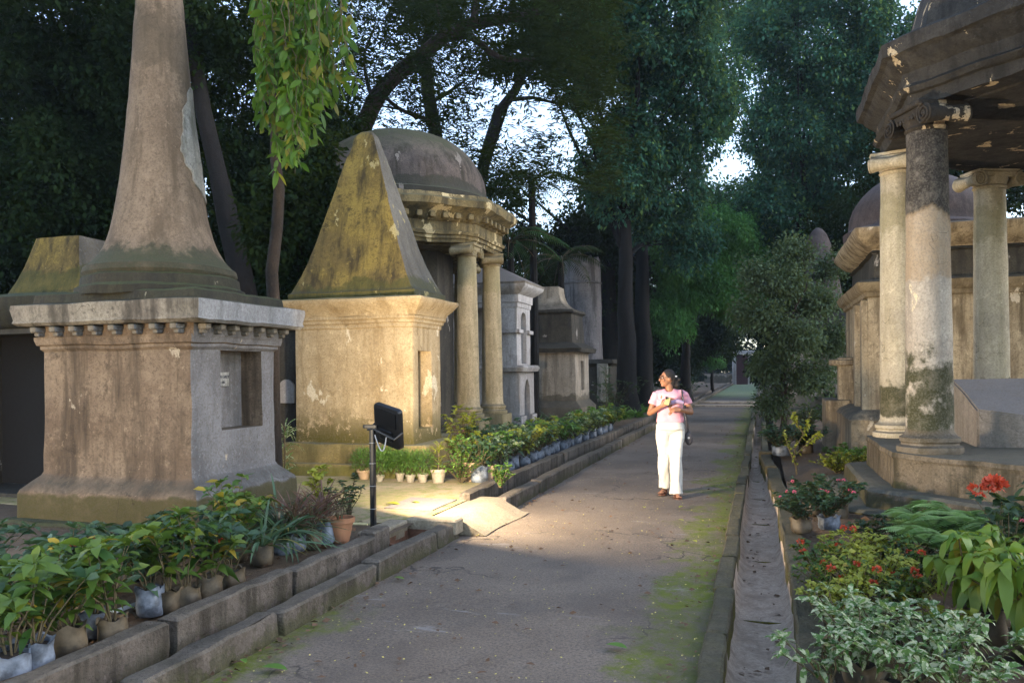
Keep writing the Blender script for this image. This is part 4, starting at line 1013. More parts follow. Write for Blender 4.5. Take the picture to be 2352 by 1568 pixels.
# a wood that closes the view far behind
mb_l = []
for i in range(52):
    u = -300 + (i % 26) * 115; d = rng.uniform(60, 78) if i < 26 else rng.uniform(38, 46)
    if i >= 26 and 1380 < u < 2000: continue
    x, y = pol(u, d)
    if abs(u - 1705) < 75: continue
    mb_l.append((x, y, 5.5 + rng.uniform(-1, 1), 4.6, 4, 6.0 + rng.uniform(-1, 2.0), 330) if i < 26 else (x, y, 2.6, 2.6, 2, 2.8, 150))
V, Q = crown_geo(mb_l, .42, .3, 26, .9)
tag(np_obj('distant_wood', V, Q, M['tr_dk'], smooth=False), kind='stuff', label='dark distant wood closing the view behind the tombs')
x, y = pol(1705, 98)
V, Q = crown_geo([(x, y, 9, 7, 3, 9.5, 500), (x - 8, y, 4, 6, 3, 5, 300), (x + 9, y, 4, 6, 3, 5, 300), (x - 4, y + 2, 2, 5, 2, 3, 200), (x + 4, y + 2, 2, 5, 2, 3, 200)], .45, .3, 26, 1.0)
tag(np_obj('distant_wood', V, Q, M['tr_dk'], smooth=False), kind='stuff', label='dark wood closing the view behind the end gateway')

# ------------------------------------------------------------------ plants
def grow_bag(mb, w, h):
    k = rng.uniform(0, 6)
    def ring(r, z, wob): return np.array([((r + wob * math.sin(3 * a + k)) * math.cos(a), (r + wob * math.cos(2 * a + k)) * math.sin(a), z + wob * .8 * math.sin(5 * a + k)) for a in np.linspace(0, 2 * math.pi, 22, endpoint=False)])
    mb.loft([ring(w * .85, 0, 0), ring(w, h * .12, .004), ring(w * 1.02, h * .4, .01), ring(w * .98, h * .7, .008), ring(w * 1.0, h * .92, .012), ring(w * 1.05, h * 1.0, .018), ring(w * .9, h * .97, .012), ring(w * .88, h * .8, .004)], cap=False)
    return mb
def container(kind, root, w, h):
    mb = MB()
    if kind in ('bag', 'bagb'):
        grow_bag(mb, w, h); nm = 'grow_bag'
    else:
        nm = 'pot'; mb.loft([circ(w * .66, 0, 24), circ(w * .95, h * .78, 24), circ(w * 1.08, h * .8, 24), circ(w * 1.1, h, 24), circ(w * .98, h, 24), circ(w * .92, h * .85, 24)], cap=False)
    mb.build(nm, M[kind], root, smooth=50, warp=(.004, 12))
    s = MB(); s.loft([circ(w * .3, h * .1, 14), circ(w * .86, h * .82, 14), circ(w * .3, h * .87, 14)]); s.build('soil', M['soilp'], root)

def flower(root, p, r, mat):
    r *= .8
    N = 46; d = nrm(rng.normal(0, 1, (N, 3)) * [1, 1, .6] + [0, 0, .35])
    V, Q = leaf_geo(np.array(p) + d * r * .45, d, r * .7, r * .2, .1, 1, up=rng.normal(0, 1, (N, 3)))
    np_obj('flower', V, Q, M[mat], root, smooth=False)

def shrub(root, h, spread, nst, lmat, L, wr, z0, per=16, fl=0, flmat='red', segs=3, curl=.5, whorl=6, stemr=.006, tipc=.5, up=.5):
    st = MB(); B = []; D = []; tips = []
    for k in range(nst):
        a = rng.uniform(0, 2 * math.pi); e = spread * math.sqrt(rng.random()); hh = h * rng.uniform(.55, 1.0) * (1 - .25 * e / max(spread, 1e-3))
        P = [(.02 * math.cos(a), .02 * math.sin(a), z0 * .85)]
        for f in (.35, .7, 1): P.append((e * math.cos(a) * f ** 1.2 + rng.normal(0, .012), e * math.sin(a) * f ** 1.2 + rng.normal(0, .012), z0 + hh * f))
        st.tube(P, [stemr, stemr * .8, stemr * .6, stemr * .35], 5); P = np.array(P); tips.append(P[-1])
        fs = rng.random(per) ** .7 * 2.6 + .4; i0 = np.minimum(fs.astype(int), 2); q = P[i0] + (P[i0 + 1] - P[i0]) * (fs - i0)[:, None]
        ang = rng.uniform(0, 2 * math.pi, per)
        B.append(q); D.append(np.stack([np.cos(ang), np.sin(ang), rng.normal(up, .35, per)], 1))
        if whorl:
            ang = np.linspace(0, 2 * math.pi, whorl, endpoint=False) + rng.random()
            B.append(np.tile(P[-1], (whorl, 1))); D.append(np.stack([np.cos(ang), np.sin(ang), rng.uniform(.2, 1.2, whorl)], 1))
    st.build('stem', M['stem'], root, smooth=60)
    B = np.concatenate(B); D = np.concatenate(D); N = len(B); LL = L * (.55 + .6 * rng.random(N))
    V, Q = leaf_geo(B, D, LL, LL * wr, curl * (.4 + rng.random(N)), segs, .22 if segs > 1 else 0)
    np_obj('foliage', V, Q, M[lmat], root)
    for k in range(fl): t = tips[k % len(tips)]; flower(root, (t[0], t[1], t[2] + .02), .035 if flmat == 'red' else .025, flmat)

def strap(root, h, n_, L, w, lmat, z0, curl=.6, up=1.0, stalk=False):
    a = rng.uniform(0, 2 * math.pi, n_); e = rng.uniform(.15, 1.5, n_) * up
    B = np.stack([.02 * np.cos(a), .02 * np.sin(a), np.full(n_, z0) + h * rng.random(n_) * (1 if stalk else .1)], 1)
    D = np.stack([np.cos(a), np.sin(a), e], 1); LL = L * rng.uniform(.6, 1.1, n_)
    V, Q = leaf_geo(B, D, LL, w, curl * rng.uniform(.3, 1.2, n_), 7, .3); np_obj('foliage', V, Q, M[lmat], root)
    if stalk: mb = MB(); mb.tube([(0, 0, z0 * .8), (0, 0, z0 + h)], [.012, .008], 6); mb.build('stem', M['stem'], root)

def fern(root, n_, L, lmat, z0):
    parts = []
    for k in range(n_):
        a = rng.uniform(0, 2 * math.pi); e = rng.uniform(.4, 1.3); s = np.linspace(0, 1, 22); l = L * rng.uniform(.7, 1.1); hx_ = np.array([math.cos(a), math.sin(a), 0])
        P = np.array([0, 0, z0]) + hx_ * (s * l)[:, None] * .9 + np.array([0, 0, 1.]) * (s * l * e - l * e * .75 * s ** 2)[:, None]
        T = nrm(np.gradient(P, axis=0)); S = nrm(np.cross(T, [0, 0, 1]))
        for sg in (-1, 1):
            ll = .30 * l * np.sin(np.pi * np.clip(s * .85 + .15, 0, 1)) + .01
            parts.append(leaf_geo(P[1:], (S * sg + T * .4)[1:], ll[1:], ll[1:] * .13 + .003, .15, 1, up=np.tile([0, 0, 1.], (21, 1))))
        parts.append(leaf_geo(P[:1], (P[-1] - P[0])[None], l * .9, .003, .1, 4, .1))
    V, Q = merge([(v, q) for v, q in parts]); np_obj('foliage', V, Q, M[lmat], root)

def fluff(root, h, w, n_, lmat, z0):
    d = nrm(rng.normal(0, 1, (n_, 3)) * [1, 1, .9] + [0, 0, .3]); r = rng.random(n_) ** .5
    B = np.array([0, 0, z0 + h * .5]) + d * r[:, None] * np.array([w, w, h * .5])
    V, Q = leaf_geo(B, d + rng.normal(0, .6, (n_, 3)), .05 + .03 * rng.random(n_), .0035, .1, 1); np_obj('foliage', V, Q, M[lmat], root)
    st = MB()
    for k in range(6): a = rng.uniform(0, 6.28); st.tube([(0, 0, z0 * .8), (w * .5 * math.cos(a), w * .5 * math.sin(a), z0 + h * .6)], [.004, .002], 4)
    st.build('stem', M['stem'], root)

def gxy(u, v, z):
    x, y = u - 1176, v - 852; c, s = math.cos(ROLL), math.sin(ROLL); xx = x * c - y * s; yy = x * s + y * c
    d = FPX * (CAM_H - z) / yy; r = xx * d / FPX; return (r * CY - d * SY, r * SY + d * CY)
def plant(u, v, z, label, cat='potted plant', group=None, name='potted_plant', cont='bag', w=.085, h=.15, xy=None):
    x, y = xy if xy else gxy(u, v, z)
    r = empty(name, (x, y, z), rng.uniform(0, 6.28), label, cat, group)
    if cont: r.rotation_euler = (rng.normal(0, .05), rng.normal(0, .05), r.rotation_euler.z); q = rng.uniform(.86, 1.12); w *= q; h *= q * rng.uniform(.9, 1.1)
    if cont: container(cont, r, w, h)
    return r

# left row along the inner kerb, from the picture's left edge to the terracotta pot
ORD = ['first', 'second', 'third', 'fourth', 'fifth', 'sixth', 'seventh', 'eighth', 'ninth', 'tenth', 'eleventh', 'twelfth', 'thirteenth', 'fourteenth', 'fifteenth', 'sixteenth', 'seventeenth', 'eighteenth', 'nineteenth', 'twentieth', 'twenty-first', 'twenty-second', 'twenty-third', 'twenty-fourth']
GL = 'bagged plants along the left kerb'
row = [(25, 1568, 'bagb', 'ix'), (80, 1548, 'bagb', 'ix'), (160, 1512, 'bag', 'ix'), (212, 1462, 'bagb', 'ix'), (263, 1478, 'bag', 'ix'), (347, 1414, 'bagb', 'dk'), (388, 1405, 'bag', 'ix'),
       (432, 1398, 'bag', 'ix'), (480, 1380, 'bag', 'ix'), (535, 1352, 'bag', 'dk'), (604, 1296, 'bag', 'st'), (650, 1270, 'bagb', 'st'), (680, 1264, 'bagb', 'rd'), (716, 1260, 'bag', 'rd'), (750, 1246, 'bagb', 'rd')]
for i, (u, v, ct, kd) in enumerate(row):
    dsc = {'ix': 'yellow green ixora', 'dk': 'dark leaved ixora', 'st': 'long strap leaved lily', 'rd': 'thin red bladed cordyline'}[kd]
    r = plant(u, v, .165, f'{dsc} in a {"bluish" if ct == "bagb" else "dusty"} bag, {ORD[i]} from left in the kerb row', group=GL, cont=ct, w=.085 if i < 5 else .088, h=.15 + .02 * (i % 3))
    if kd in ('ix', 'dk'):
        shrub(r, rng.uniform(.34, .5), .28, 7, 'lf_ix' if kd == 'ix' else 'lf_bl', .175, .16, .15, per=7, fl=(1 if i == 8 else 0), curl=.45)
    elif kd == 'st': strap(r, .1, 62, .62, .011, 'lf_st', .14, .55)
    else: strap(r, .20, 80, .38, .005, 'lf_rd', .16, .25, 1.0, True)
# a second, looser row behind it
for i, (x, y, kd) in enumerate([(-3.75, 2.75, 'big'), (-4.1, 3.1, 'ix'), (-3.85, 3.45, 'ix'), (-4.3, 3.7, 'dk'), (-3.95, 3.95, 'ix'), (-4.45, 4.25, 'fl'), (-4.0, 4.5, 'fl'), (-4.35, 4.85, 'dk'), (-3.95, 5.05, 'fl'), (-4.5, 5.3, 'dk'), (-4.05, 5.5, 'tall'), (-4.3, 5.85, 'tall'), (-4.0, 6.05, 'st2'), (-4.75, 4.7, 'dk'), (-5.1, 4.2, 'fl')]):
    nm = {'big': 'broad leaved yellow green bush', 'ix': 'bright yellow green ixora bush', 'dk': 'dull dark green bush', 'fl': 'dark green ixora with a red flower head', 'tall': 'tall bushy ixora with small whorls', 'st2': 'dense fountain of long green blades'}[kd]
    r = plant(0, 0, .15, f'{nm} {ORD[i]} from left behind the kerb row', group='bushes behind the kerb row', xy=(x, y), name='garden_bush', cont='bag' if kd != 'dk' else None, w=.09, h=.14)
    if kd == 'st2': strap(r, .1, 110, .85, .012, 'lf_st', .12, .6)
    elif kd == 'big': shrub(r, .55, .3, 12, 'lf_ix', .17, .2, .12, per=8)
    else: shrub(r, {'ix': .45, 'dk': .32, 'fl': .42, 'tall': .55}[kd], .3, 13, {'ix': 'lf_ix', 'dk': 'lf_dk', 'fl': 'lf_bl', 'tall': 'lf_ix'}[kd], .145, .18, .12, per=9, fl={'fl': 1}.get(kd, 0))
r = plant(782, 1243, .16, 'leggy rose seedling in a wide terracotta pot beside the floodlight post', cont='terra', w=.115, h=.21)
shrub(r, .42, .16, 6, 'lf_bl', .05, .3, .2, per=14, segs=1)
flower(r, (.02, -.03, .21), .03, 'red')
r = plant(800, 1195, .16, 'spindly open twigged bush just left of the floodlight post', name='garden_bush', cat='bush', cont=None)
shrub(r, .5, .22, 12, 'lf_dk', .045, .35, .02, per=12, segs=1)
r = plant(740, 1200, .16, 'wilting yellow tinged bush behind the red bladed cordylines', name='garden_bush', cat='bush', cont='bag', w=.09, h=.15)
shrub(r, .5, .2, 9, 'lf_ye', .10, .3, .15, per=9)
r = plant(655, 1115, .16, 'striped spiky dracaena squeezed between obelisk pedestal and pyramid plinth', name='dracaena', cat='plant', cont=None)
strap(r, .75, 70, .30, .012, 'lf_va', .05, .7, 1.0, True)

# pots in front of the pyramid plinth
GW = 'small pots of feathery plants'
for i, (u, v, ct, w) in enumerate([(836, 1101, 'terral', .10), (872, 1107, 'potw', .062), (886, 1097, 'potw', .07), (905, 1096, 'potw', .062), (919, 1106, 'potw', .062), (943, 1108, 'potw', .066), (971, 1108, 'potw', .07)]):
    r = plant(u, v, .165, f'fluffy green plant in a {"clay" if ct == "terral" else "whitish"} pot, {ORD[i]} from left below the pyramid', group=GW, cont=ct, w=w, h=.12 if i else .17)
    fluff(r, .33, .17, 900, 'lf_gr', .11)
r = plant(1007, 1109, .165, 'little yellow bamboo like plant in a whitish pot, right end of the small pots', cont='potw', w=.10, h=.17)
strap(r, .38, 60, .2, .01, 'lf_ye', .16, .6, 1.0, True)
r = plant(1060, 1110, .165, 'sprawling greyish succulent shrub leaning on the big clay pot', name='garden_bush', cat='bush', cont=None)
shrub(r, .55, .42, 34, 'lf_gr', .045, .32, .02, per=20, segs=1, whorl=4)
r = plant(1085, 1104, .165, 'compact green shrub in the big pale clay pot', cont='terral', w=.155, h=.26)
shrub(r, .45, .3, 26, 'lf_gr', .055, .3, .25, per=18, segs=1)
r = plant(1120, 1103, .165, 'low trailing shrub in the smaller clay pot beside the big one', cont='terral', w=.12, h=.22)
shrub(r, .3, .3, 20, 'lf_gr', .05, .3, .2, per=18, segs=1)
r = plant(1075, 1060, .165, 'tall golden leaved croton rising behind the clay pots', name='croton', cat='bush', cont='bag', w=.12, h=.18)
shrub(r, .85, .42, 26, 'lf_ye', .12, .2, .15, per=11)
r = plant(1045, 1075, .165, 'thin purplish upright twig plant left of the golden croton', name='garden_bush', cat='bush', cont=None)
shrub(r, .8, .12, 7, 'lf_rd', .06, .2, .02, per=12, segs=1)
r = plant(1150, 1122, .2, 'green tuft drooping over the kerb corner', name='garden_bush', cat='bush', cont=None)
shrub(r, .34, .16, 22, 'lf_gr', .045, .3, .02, per=16, segs=1)
# right-hand bed of the forecourt, row of bags along the kerb going away
GK = 'bagged plants along the far left kerb'
k = 0
for y in list(np.arange(10.2, 20, .40)):
    x = -3.62 + rng.normal(0, .03)
    kd = k % 4
    nm = ['glossy dark green croton', 'yellow splashed croton', 'pale speckled croton', 'round leaved green bush'][kd]
    r = plant(0, 0, .15, f'{nm} in a bluish bag, {ORD[k]} going away from the clay pots' if k < 24 else nm, group=GK, xy=(x, y), cont='bagb', w=.10, h=.2)
    shrub(r, rng.uniform(.4, .55), .30, 15, ['lf_bl', 'lf_ye', 'lf_va', 'lf_gr'][kd], .12, .24, .18, per=9, segs=2)
    k += 1
GM = 'shrubs between the domed pavilion and the kerb'
for i, (x, y, h, s, mt, kd) in enumerate([(-4.3, 11.6, .6, .4, 'lf_ye', 0), (-4.35, 12.6, .7, .45, 'lf_bl', 0), (-4.2, 13.6, .6, .45, 'lf_va', 0), (-4.5, 14.6, .6, .5, 'lf_bl', 0), (-4.2, 15.6, .6, .4, 'lf_ye', 0),
        (-4.9, 17.4, 1.2, .5, 'lf_st', 1), (-4.5, 18.2, 1.1, .5, 'lf_rd', 1), (-4.8, 19.3, 1.3, .5, 'lf_st', 1), (-4.3, 20.3, 1.1, .5, 'lf_rd', 1), (-4.0, 19.0, .6, .5, 'lf_gr', 0), (-3.8, 20.6, .6, .45, 'lf_ye', 0), (-3.9, 21.8, .6, .45, 'lf_gr', 0),
        (-4.3, 23.0, 1.5, .35, 'lf_st', 2), (-4.1, 24.3, .8, .5, 'lf_gr', 1), (-3.8, 25.5, .7, .6, 'lf_gr', 1), (-4.2, 27, .9, .6, 'lf_gr', 1), (-3.9, 28.5, .7, .7, 'lf_gr', 1), (-4.6, 26, 1.4, .8, 'lf_dk', 0), (-4.8, 29, 1.5, .9, 'lf_dk', 0), (-4.0, 31, .8, .7, 'lf_gr', 1), (-4.1, 34, 1.0, .8, 'lf_dk', 0), (-4.0, 38, 1.0, .9, 'lf_dk', 0), (-3.8, 43, 1.0, .9, 'lf_dk', 0)]):
    nm = {('lf_ye', 0): 'golden leaved bush', ('lf_bl', 0): 'glossy green bush', ('lf_va', 0): 'pale variegated bush', ('lf_st', 1): 'clump of long green blades', ('lf_rd', 1): 'brownish dry bladed clump', ('lf_gr', 0): 'fresh green bush', ('lf_st', 2): 'tall whorled lily stalk', ('lf_gr', 1): 'grassy bright green clump', ('lf_dk', 0): 'dark shadowed bush'}[(mt, kd)]
    r = plant(0, 0, .14, f'{nm} behind the far bag row, {ORD[i]} going away from the pyramid', name='garden_bush', cat='bush', group=GM, xy=(x, y), cont=None)
    if kd == 0: shrub(r, h, s, 22, mt, .15, .24, .05, per=12, segs=2)
    elif kd == 1: strap(r, h * .3, 150, h * .8, .014, mt, .02, .6); 
    else: strap(r, h, 90, .35, .014, mt, .05, .5, 1.0, True)

# right-hand bed
GR = 'plants in the right bed'
def rb(u, v, label, z=.12, **k): return plant(u, v, z, label, group=GR, **k)
r = rb(1830, 1090, 'twiggy lime green sapling with bare forked stem beside the drain', name='sapling', cat='bush', cont=None)
st = MB(); B = []; D = []
for pts in ([(0, 0, 0), (-.03, 0, .35), (.12, 0, .62), (.25, .05, .95)], [(0, 0, .1), (-.12, 0, .4), (-.16, .05, .62)], [(.1, 0, .6), (-.02, -.05, .75), (-.05, 0, .9)], [(0, 0, .3), (.22, .02, .5), (.34, 0, .6)]):
    st.tube(pts, [.012, .009, .006, .003][:len(pts)], 5); P = np.array(pts)
    for q in range(70):
        f = rng.random() * (len(P) - 1.01) ; i0 = int(f)
        if f < .8 and rng.random() < .7: continue
        B.append(P[i0] + (P[i0 + 1] - P[i0]) * (f - i0)); D.append(rng.normal(0, 1, 3) + [0, 0, .4])
st.build('stem', M['stem'], r); V, Q = leaf_geo(np.array(B), np.array(D), .075, .018, .3, 2, .2); np_obj('foliage', V, Q, M['lf_ye'], r)
r.rotation_euler = (0, 0, YAW)
for u, v, h, s, mt, lab, ct in [(1795, 1045, .42, .34, 'lf_bl', 'blue green bush in a whitish sack at the bend of the drain', 'bagb'), (1850, 1040, .40, .3, 'lf_bl', 'blue green bush with a brown sack, second back from the drain bend', 'bag'),
        (1850, 1000, .5, .3, 'lf_dk', 'dark glossy bush behind the two blue green ones', None), (1900, 985, .5, .35, 'lf_bl', 'broad leaved bush beside the tan tomb buttress', None), (1870, 930, .9, .5, 'lf_gr', 'large fresh green bush under the grey tree', None), (1915, 935, 1.0, .5, 'lf_dk', 'dark bush against the tan tomb corner', None)]:
    r = rb(u, v, lab, cont=ct, w=.15, h=.18, name='garden_bush', cat='bush'); shrub(r, h * 1.3, s * 1.35, 48, mt, .07, .3, .08, per=16, segs=1)
for u, v, h, s_, mt, lab in [(1880, 900, 1.3, .7, 'lf_dk', 'tall dark shrub mass before the distant white walled tomb'), (1800, 905, 1.0, .55, 'lf_dk', 'dark shrub at the foot of the grey bush tree, nearest the drain'), (1900, 960, .8, .5, 'lf_bl', 'leafy bush between the sack plants and the tan tomb')]:
    r = rb(u, v, lab, cont=None, name='garden_bush', cat='bush'); shrub(r, h, s_, 46, mt, .13, .25, .04, per=18, segs=1)
for i, (u, v) in enumerate([(1925, 1090), (1975, 1085), (2010, 1090), (1950, 1065)]):
    r = rb(u, v, f'low mound of fine yellow green foliage, {ORD[i]} of four by the plinth', cont=None, name='garden_bush', cat='bush', z=.14); shrub(r, .34, .38, 44, 'lf_gr' if i % 2 else 'lf_ye', .045, .35, .02, per=24, segs=1)
pk = [(1842, 1222, 'pink'), (1905, 1215, 'pink'), (1870, 1180, 'pink'), (1925, 1190, 'pink')]
for i, (u, v, f) in enumerate(pk):
    r = rb(u, v, f'small bush with pink blossoms in a sack, {ORD[i]} of four by the kerb', cont='bag' if i != 1 else 'bagb', w=.10, h=.14, name='flowering_bush', cat='bush'); shrub(r, .32, .27, 30, 'lf_bl', .05, .3, .12, per=18, fl=3, flmat='pink', segs=1)
ixp = [(1895, 1345), (1940, 1330), (1990, 1310), (1905, 1390), (1960, 1385), (2025, 1375), (2080, 1350), (1920, 1440), (1985, 1430), (2050, 1420), (2110, 1400)]
for i, (u, v) in enumerate(ixp):
    r = rb(u, v, f'golden ixora with orange red flower heads, {ORD[i]} of the patch from the back', cont=None, name='flowering_bush', cat='bush'); shrub(r, .34, .21, 20, 'lf_ye' if i % 3 else 'lf_ix', .065, .26, .03, per=14, fl=2 if i % 2 == 0 else 1, segs=2)
for i, (u, v) in enumerate([(2010, 1260), (2075, 1270), (2040, 1300), (2120, 1330), (2150, 1360)]):
    r = rb(u, v, f'small dark bush between ixoras and plinth steps, {ORD[i]} from the back', cont=None, name='garden_bush', cat='bush'); shrub(r, .28, .2, 18, 'lf_bl' if i % 2 else 'lf_dk', .055, .3, .02, per=15, segs=1)
for i, (u, v) in enumerate([(2130, 1270), (2190, 1290), (2230, 1280), (2170, 1320)]):
    r = rb(u, v, f'pale green lacy fern, {ORD[i]} of four below the plinth steps', cont=None, name='fern', cat='fern'); fern(r, 34, .46, 'lf_fe', .20)
for i, (u, v) in enumerate([(1930, 1500), (2010, 1520), (2080, 1545), (1985, 1570), (2160, 1560), (2240, 1590), (2080, 1620), (1900, 1590), (2190, 1640)]):
    r = rb(u, v, f'white and green variegated shrub in the lower right bed, {ORD[i]} of nine from the drain', cont='bag' if i % 3 == 0 else None, w=.09, h=.12, name='variegated_shrub', cat='bush'); shrub(r, rng.uniform(.22, .36), .25, 11, 'lf_va', .10, .16, .06, per=7, curl=.5, whorl=7, up=.25)
r = rb(2175, 1510, 'curly yellow leaved croton in a half white sack', cont='bagb', w=.085, h=.13, name='croton', cat='bush'); shrub(r, .2, .13, 16, 'lf_ye', .06, .35, .1, per=12, segs=2)
for i, (x, y, h) in enumerate([(1.2, 5.1, .85), (1.45, 5.4, .85), (1.36, 4.8, .8)]):
    r = plant(0, 0, .12, f'tall bush of large drooping yellow green leaves at the right edge, {ORD[i]} of three', group=GR, xy=(x, y), cont='bag', w=.13, h=.2, name='broad_leaved_bush', cat='bush'); shrub(r, h * .62, .26, 10, 'lf_big', .16, .22, .18, per=8, segs=4, curl=1.0, fl=0, up=-.05, stemr=.009)
r = plant(0, 0, .12, 'red ixora flower heads above big drooping leaves at the right edge', xy=(1.5, 5.95), group=GR, cont='bag', w=.12, h=.18, name='flowering_bush', cat='bush'); shrub(r, .62, .2, 10, 'lf_dk', .12, .25, .15, per=8, fl=0)
for k in range(5): flower(r, (rng.normal(0, .09), rng.normal(0, .09), .74 + rng.normal(0, .03)), .075, 'red')
r = plant(0, 0, .12, 'dusky leaved bush with dull pink flowers near the plinth', xy=(1.75, 6.6), group=GR, cont=None, name='flowering_bush', cat='bush'); shrub(r, .72, .28, 14, 'lf_dk', .13, .28, .05, per=9, fl=5, flmat='pink')

# ------------------------------------------------------------------ floodlights
def floodlight(label, x, y, z, yaw, tilt, roll, power, ph=.95, hs_=.19):
    F_ = empty('floodlight', (x, y, z), 0, label, 'floodlight')
    mb = MB(); mb.loft([sq(.024, .024, -.1, .004, 2), sq(.024, .024, ph, .004, 2)]); mb.build('post', M['metal'], F_)
    for zz in (.18, .40, .62, .82):
        t = MB(); t.loft([sq(.0255, .0255, zz, .004, 2), sq(.0255, .0255, zz + .004, .004, 2)]); t.build('cable_tie', M['wire'], F_)
    Rm = Matrix.Rotation(yaw, 4, 'Z') @ Matrix.Rotation(tilt, 4, 'X') @ Matrix.Rotation(roll, 4, 'Y')
    hp = Vector((.125, .10, ph + .03))
    h = MB(); s = hs_
    def pr(y0, k, r): q = sq(s * k, s * 1.08 * k, 0, r, 4, k=4); return np.stack([q[:, 0], np.full(len(q), y0), q[:, 1]], 1)[::-1]
    h.loft([pr(-.03, .88, .03), pr(-.028, .97, .035), pr(-.015, 1.0, .035), pr(.025, 1.0, .035), pr(.03, .95, .03)])
    for k in range(26):
        h.box((0, -.036, s * (.05 + .035 * k)), (s * .8, .006, .0022)) if k < 24 else None
    h.box((0, -.04, -s * .45), (s * .5, .012, s * .28), bev=.008)
    hd = h.build('head', M['metal'], F_, loc=hp); hd.rotation_euler = Rm.to_euler()
    g = MB(); g.box((0, .0325, 0), (s * .86, .002, s * .94)); ge = NB('lamp_glass'); ge.b.inputs['Emission Color'].default_value = (1, .8, .5, 1); ge.b.inputs['Emission Strength'].default_value = 12
    g.build('glass', ge.m, hd)
    br = MB(); br.tube([hp + Rm.to_3x3() @ Vector((-s - .012, -.0, -.02)), hp + Rm.to_3x3() @ Vector((-s - .014, -.09, -.06)), (-.04, -.02, ph + .0), (0, 0, ph + .01), hp + Rm.to_3x3() @ Vector((s + .012, -.10, -.06)), hp + Rm.to_3x3() @ Vector((s + .012, 0, -.02))], .011, 5)
    br.box((-.02, -.0, ph + .03), (.075, .02, .018), bev=.004); br.build('bracket', M['metal'], F_)
    cb = MB(); pts = []
    for t in np.linspace(0, 1, 16): pts.append((.03 + .12 * t + .02 * math.sin(t * 3), -.01, ph - .05 - .17 * math.sin(t * math.pi) * (1 - .3 * t) - .02 * t))
    cb.tube(pts, .006, 6); cb.build('cable', M['wire'], F_)
    L = bpy.data.objects.new('lamp', bpy.data.lights.new('lamp', 'AREA')); COL.objects.link(L); L.parent = F_
    L.data.shape = 'RECTANGLE'; L.data.size = s * 1.7; L.data.size_y = s * 1.8; L.data.energy = power; L.data.spread = R(172); L.data.color = (1.0, .80, .55)
    off = Rm.to_3x3() @ Vector((0, .045, 0)); L.location = hp + off
    L.rotation_euler = (Rm @ Matrix.Rotation(R(90), 4, 'X')).to_euler()
    return F_
floodlight('black square floodlight on a short black post by the forecourt, seen from behind', -3.63, 7.09, .15, R(-26), R(12), R(12), LAMP_W)
floodlight('second black floodlight on a post in the left bed, outside the picture', -6.9, -1.2, .15, R(4), R(8), 0, LAMP2_W)

# ------------------------------------------------------------------ litter, pipe
mb = MB(); pts = [(*gxy(u, v, zq), zq) for u, v, zq in ((78, 1477, .215), (150, 1447, .215), (240, 1412, .215), (320, 1384, .21), (398, 1358, .21))]; mb.tube(pts, .013, 10)
tag(mb.build('water_pipe', M['pipe']), 'thin white plastic water pipe lying among the bags of the left row', 'pipe')
mb = MB(); mb.tube([(-4.15, 7.15, .19), (-3.9, 7.05, .18), (-3.67, 7.04, .185)], .011, 8); tag(mb.build('short_pipe', M['yellowp']), 'short pale pipe running to the foot of the floodlight post', 'pipe')
lit = [M['lf_ye'], plain('dead_leaf', (.11, .06, .03), .8, bump=0), M['lf_gr']]
def litter(name, n_, area, zf, L, mats, lab):
    P = []
    while len(P) < n_:
        x = rng.uniform(area[0], area[1]); y = area[2] + (area[3] - area[2]) * rng.random() ** 1.4; P.append((x, y, zf(x, y)))
    B = np.array(P); a = rng.uniform(0, 6.28, n_); D = np.stack([np.cos(a), np.sin(a), rng.normal(.02, .06, n_)], 1); LL = L * rng.uniform(.4, 1.4, n_)
    V, Q = leaf_geo(B, D, LL, LL * .3, .08, 2, .2); tag(np_obj(name, V, Q, mats), kind='stuff', label=lab)
litter('leaf_flecks', 1600, (-2.85, -.35, 2.5, 16), lambda x, y: .022, .014, plain('fleck', (.5, .42, .12), .8, bump=0), 'tiny yellow flecks scattered on the path')
litter('leaf_litter', 800, (-2.85, -.35, 2.5, 30), lambda x, y: .022, .042, lit[1], 'small dry brown leaves scattered on the path')
litter('kerb_litter', 420, (-2.9, -2.72, 3, 30), lambda x, y: .016, .045, lit[1], 'drift of dry leaves along the left kerb foot')
litter('kerb_litter', 260, (-.55, -.36, 3, 25), lambda x, y: .022, .04, lit[1], 'drift of dry leaves along the right kerb foot')
litter('drain_litter', 110, (-.18, .1, 3, 18), lambda x, y: -.19, .05, lit[1], 'small dry leaves lying in the drain')
litter('bed_litter', 900, (-5.8, -3.4, 2.5, 7.2), lambda x, y: .18, .07, lit[1], 'dry leaves on the soil of the left bed')
litter('bed_litter', 700, (.4, 2.6, 3, 9), lambda x, y: .15, .07, lit[1], 'dry leaves on the soil of the right bed')
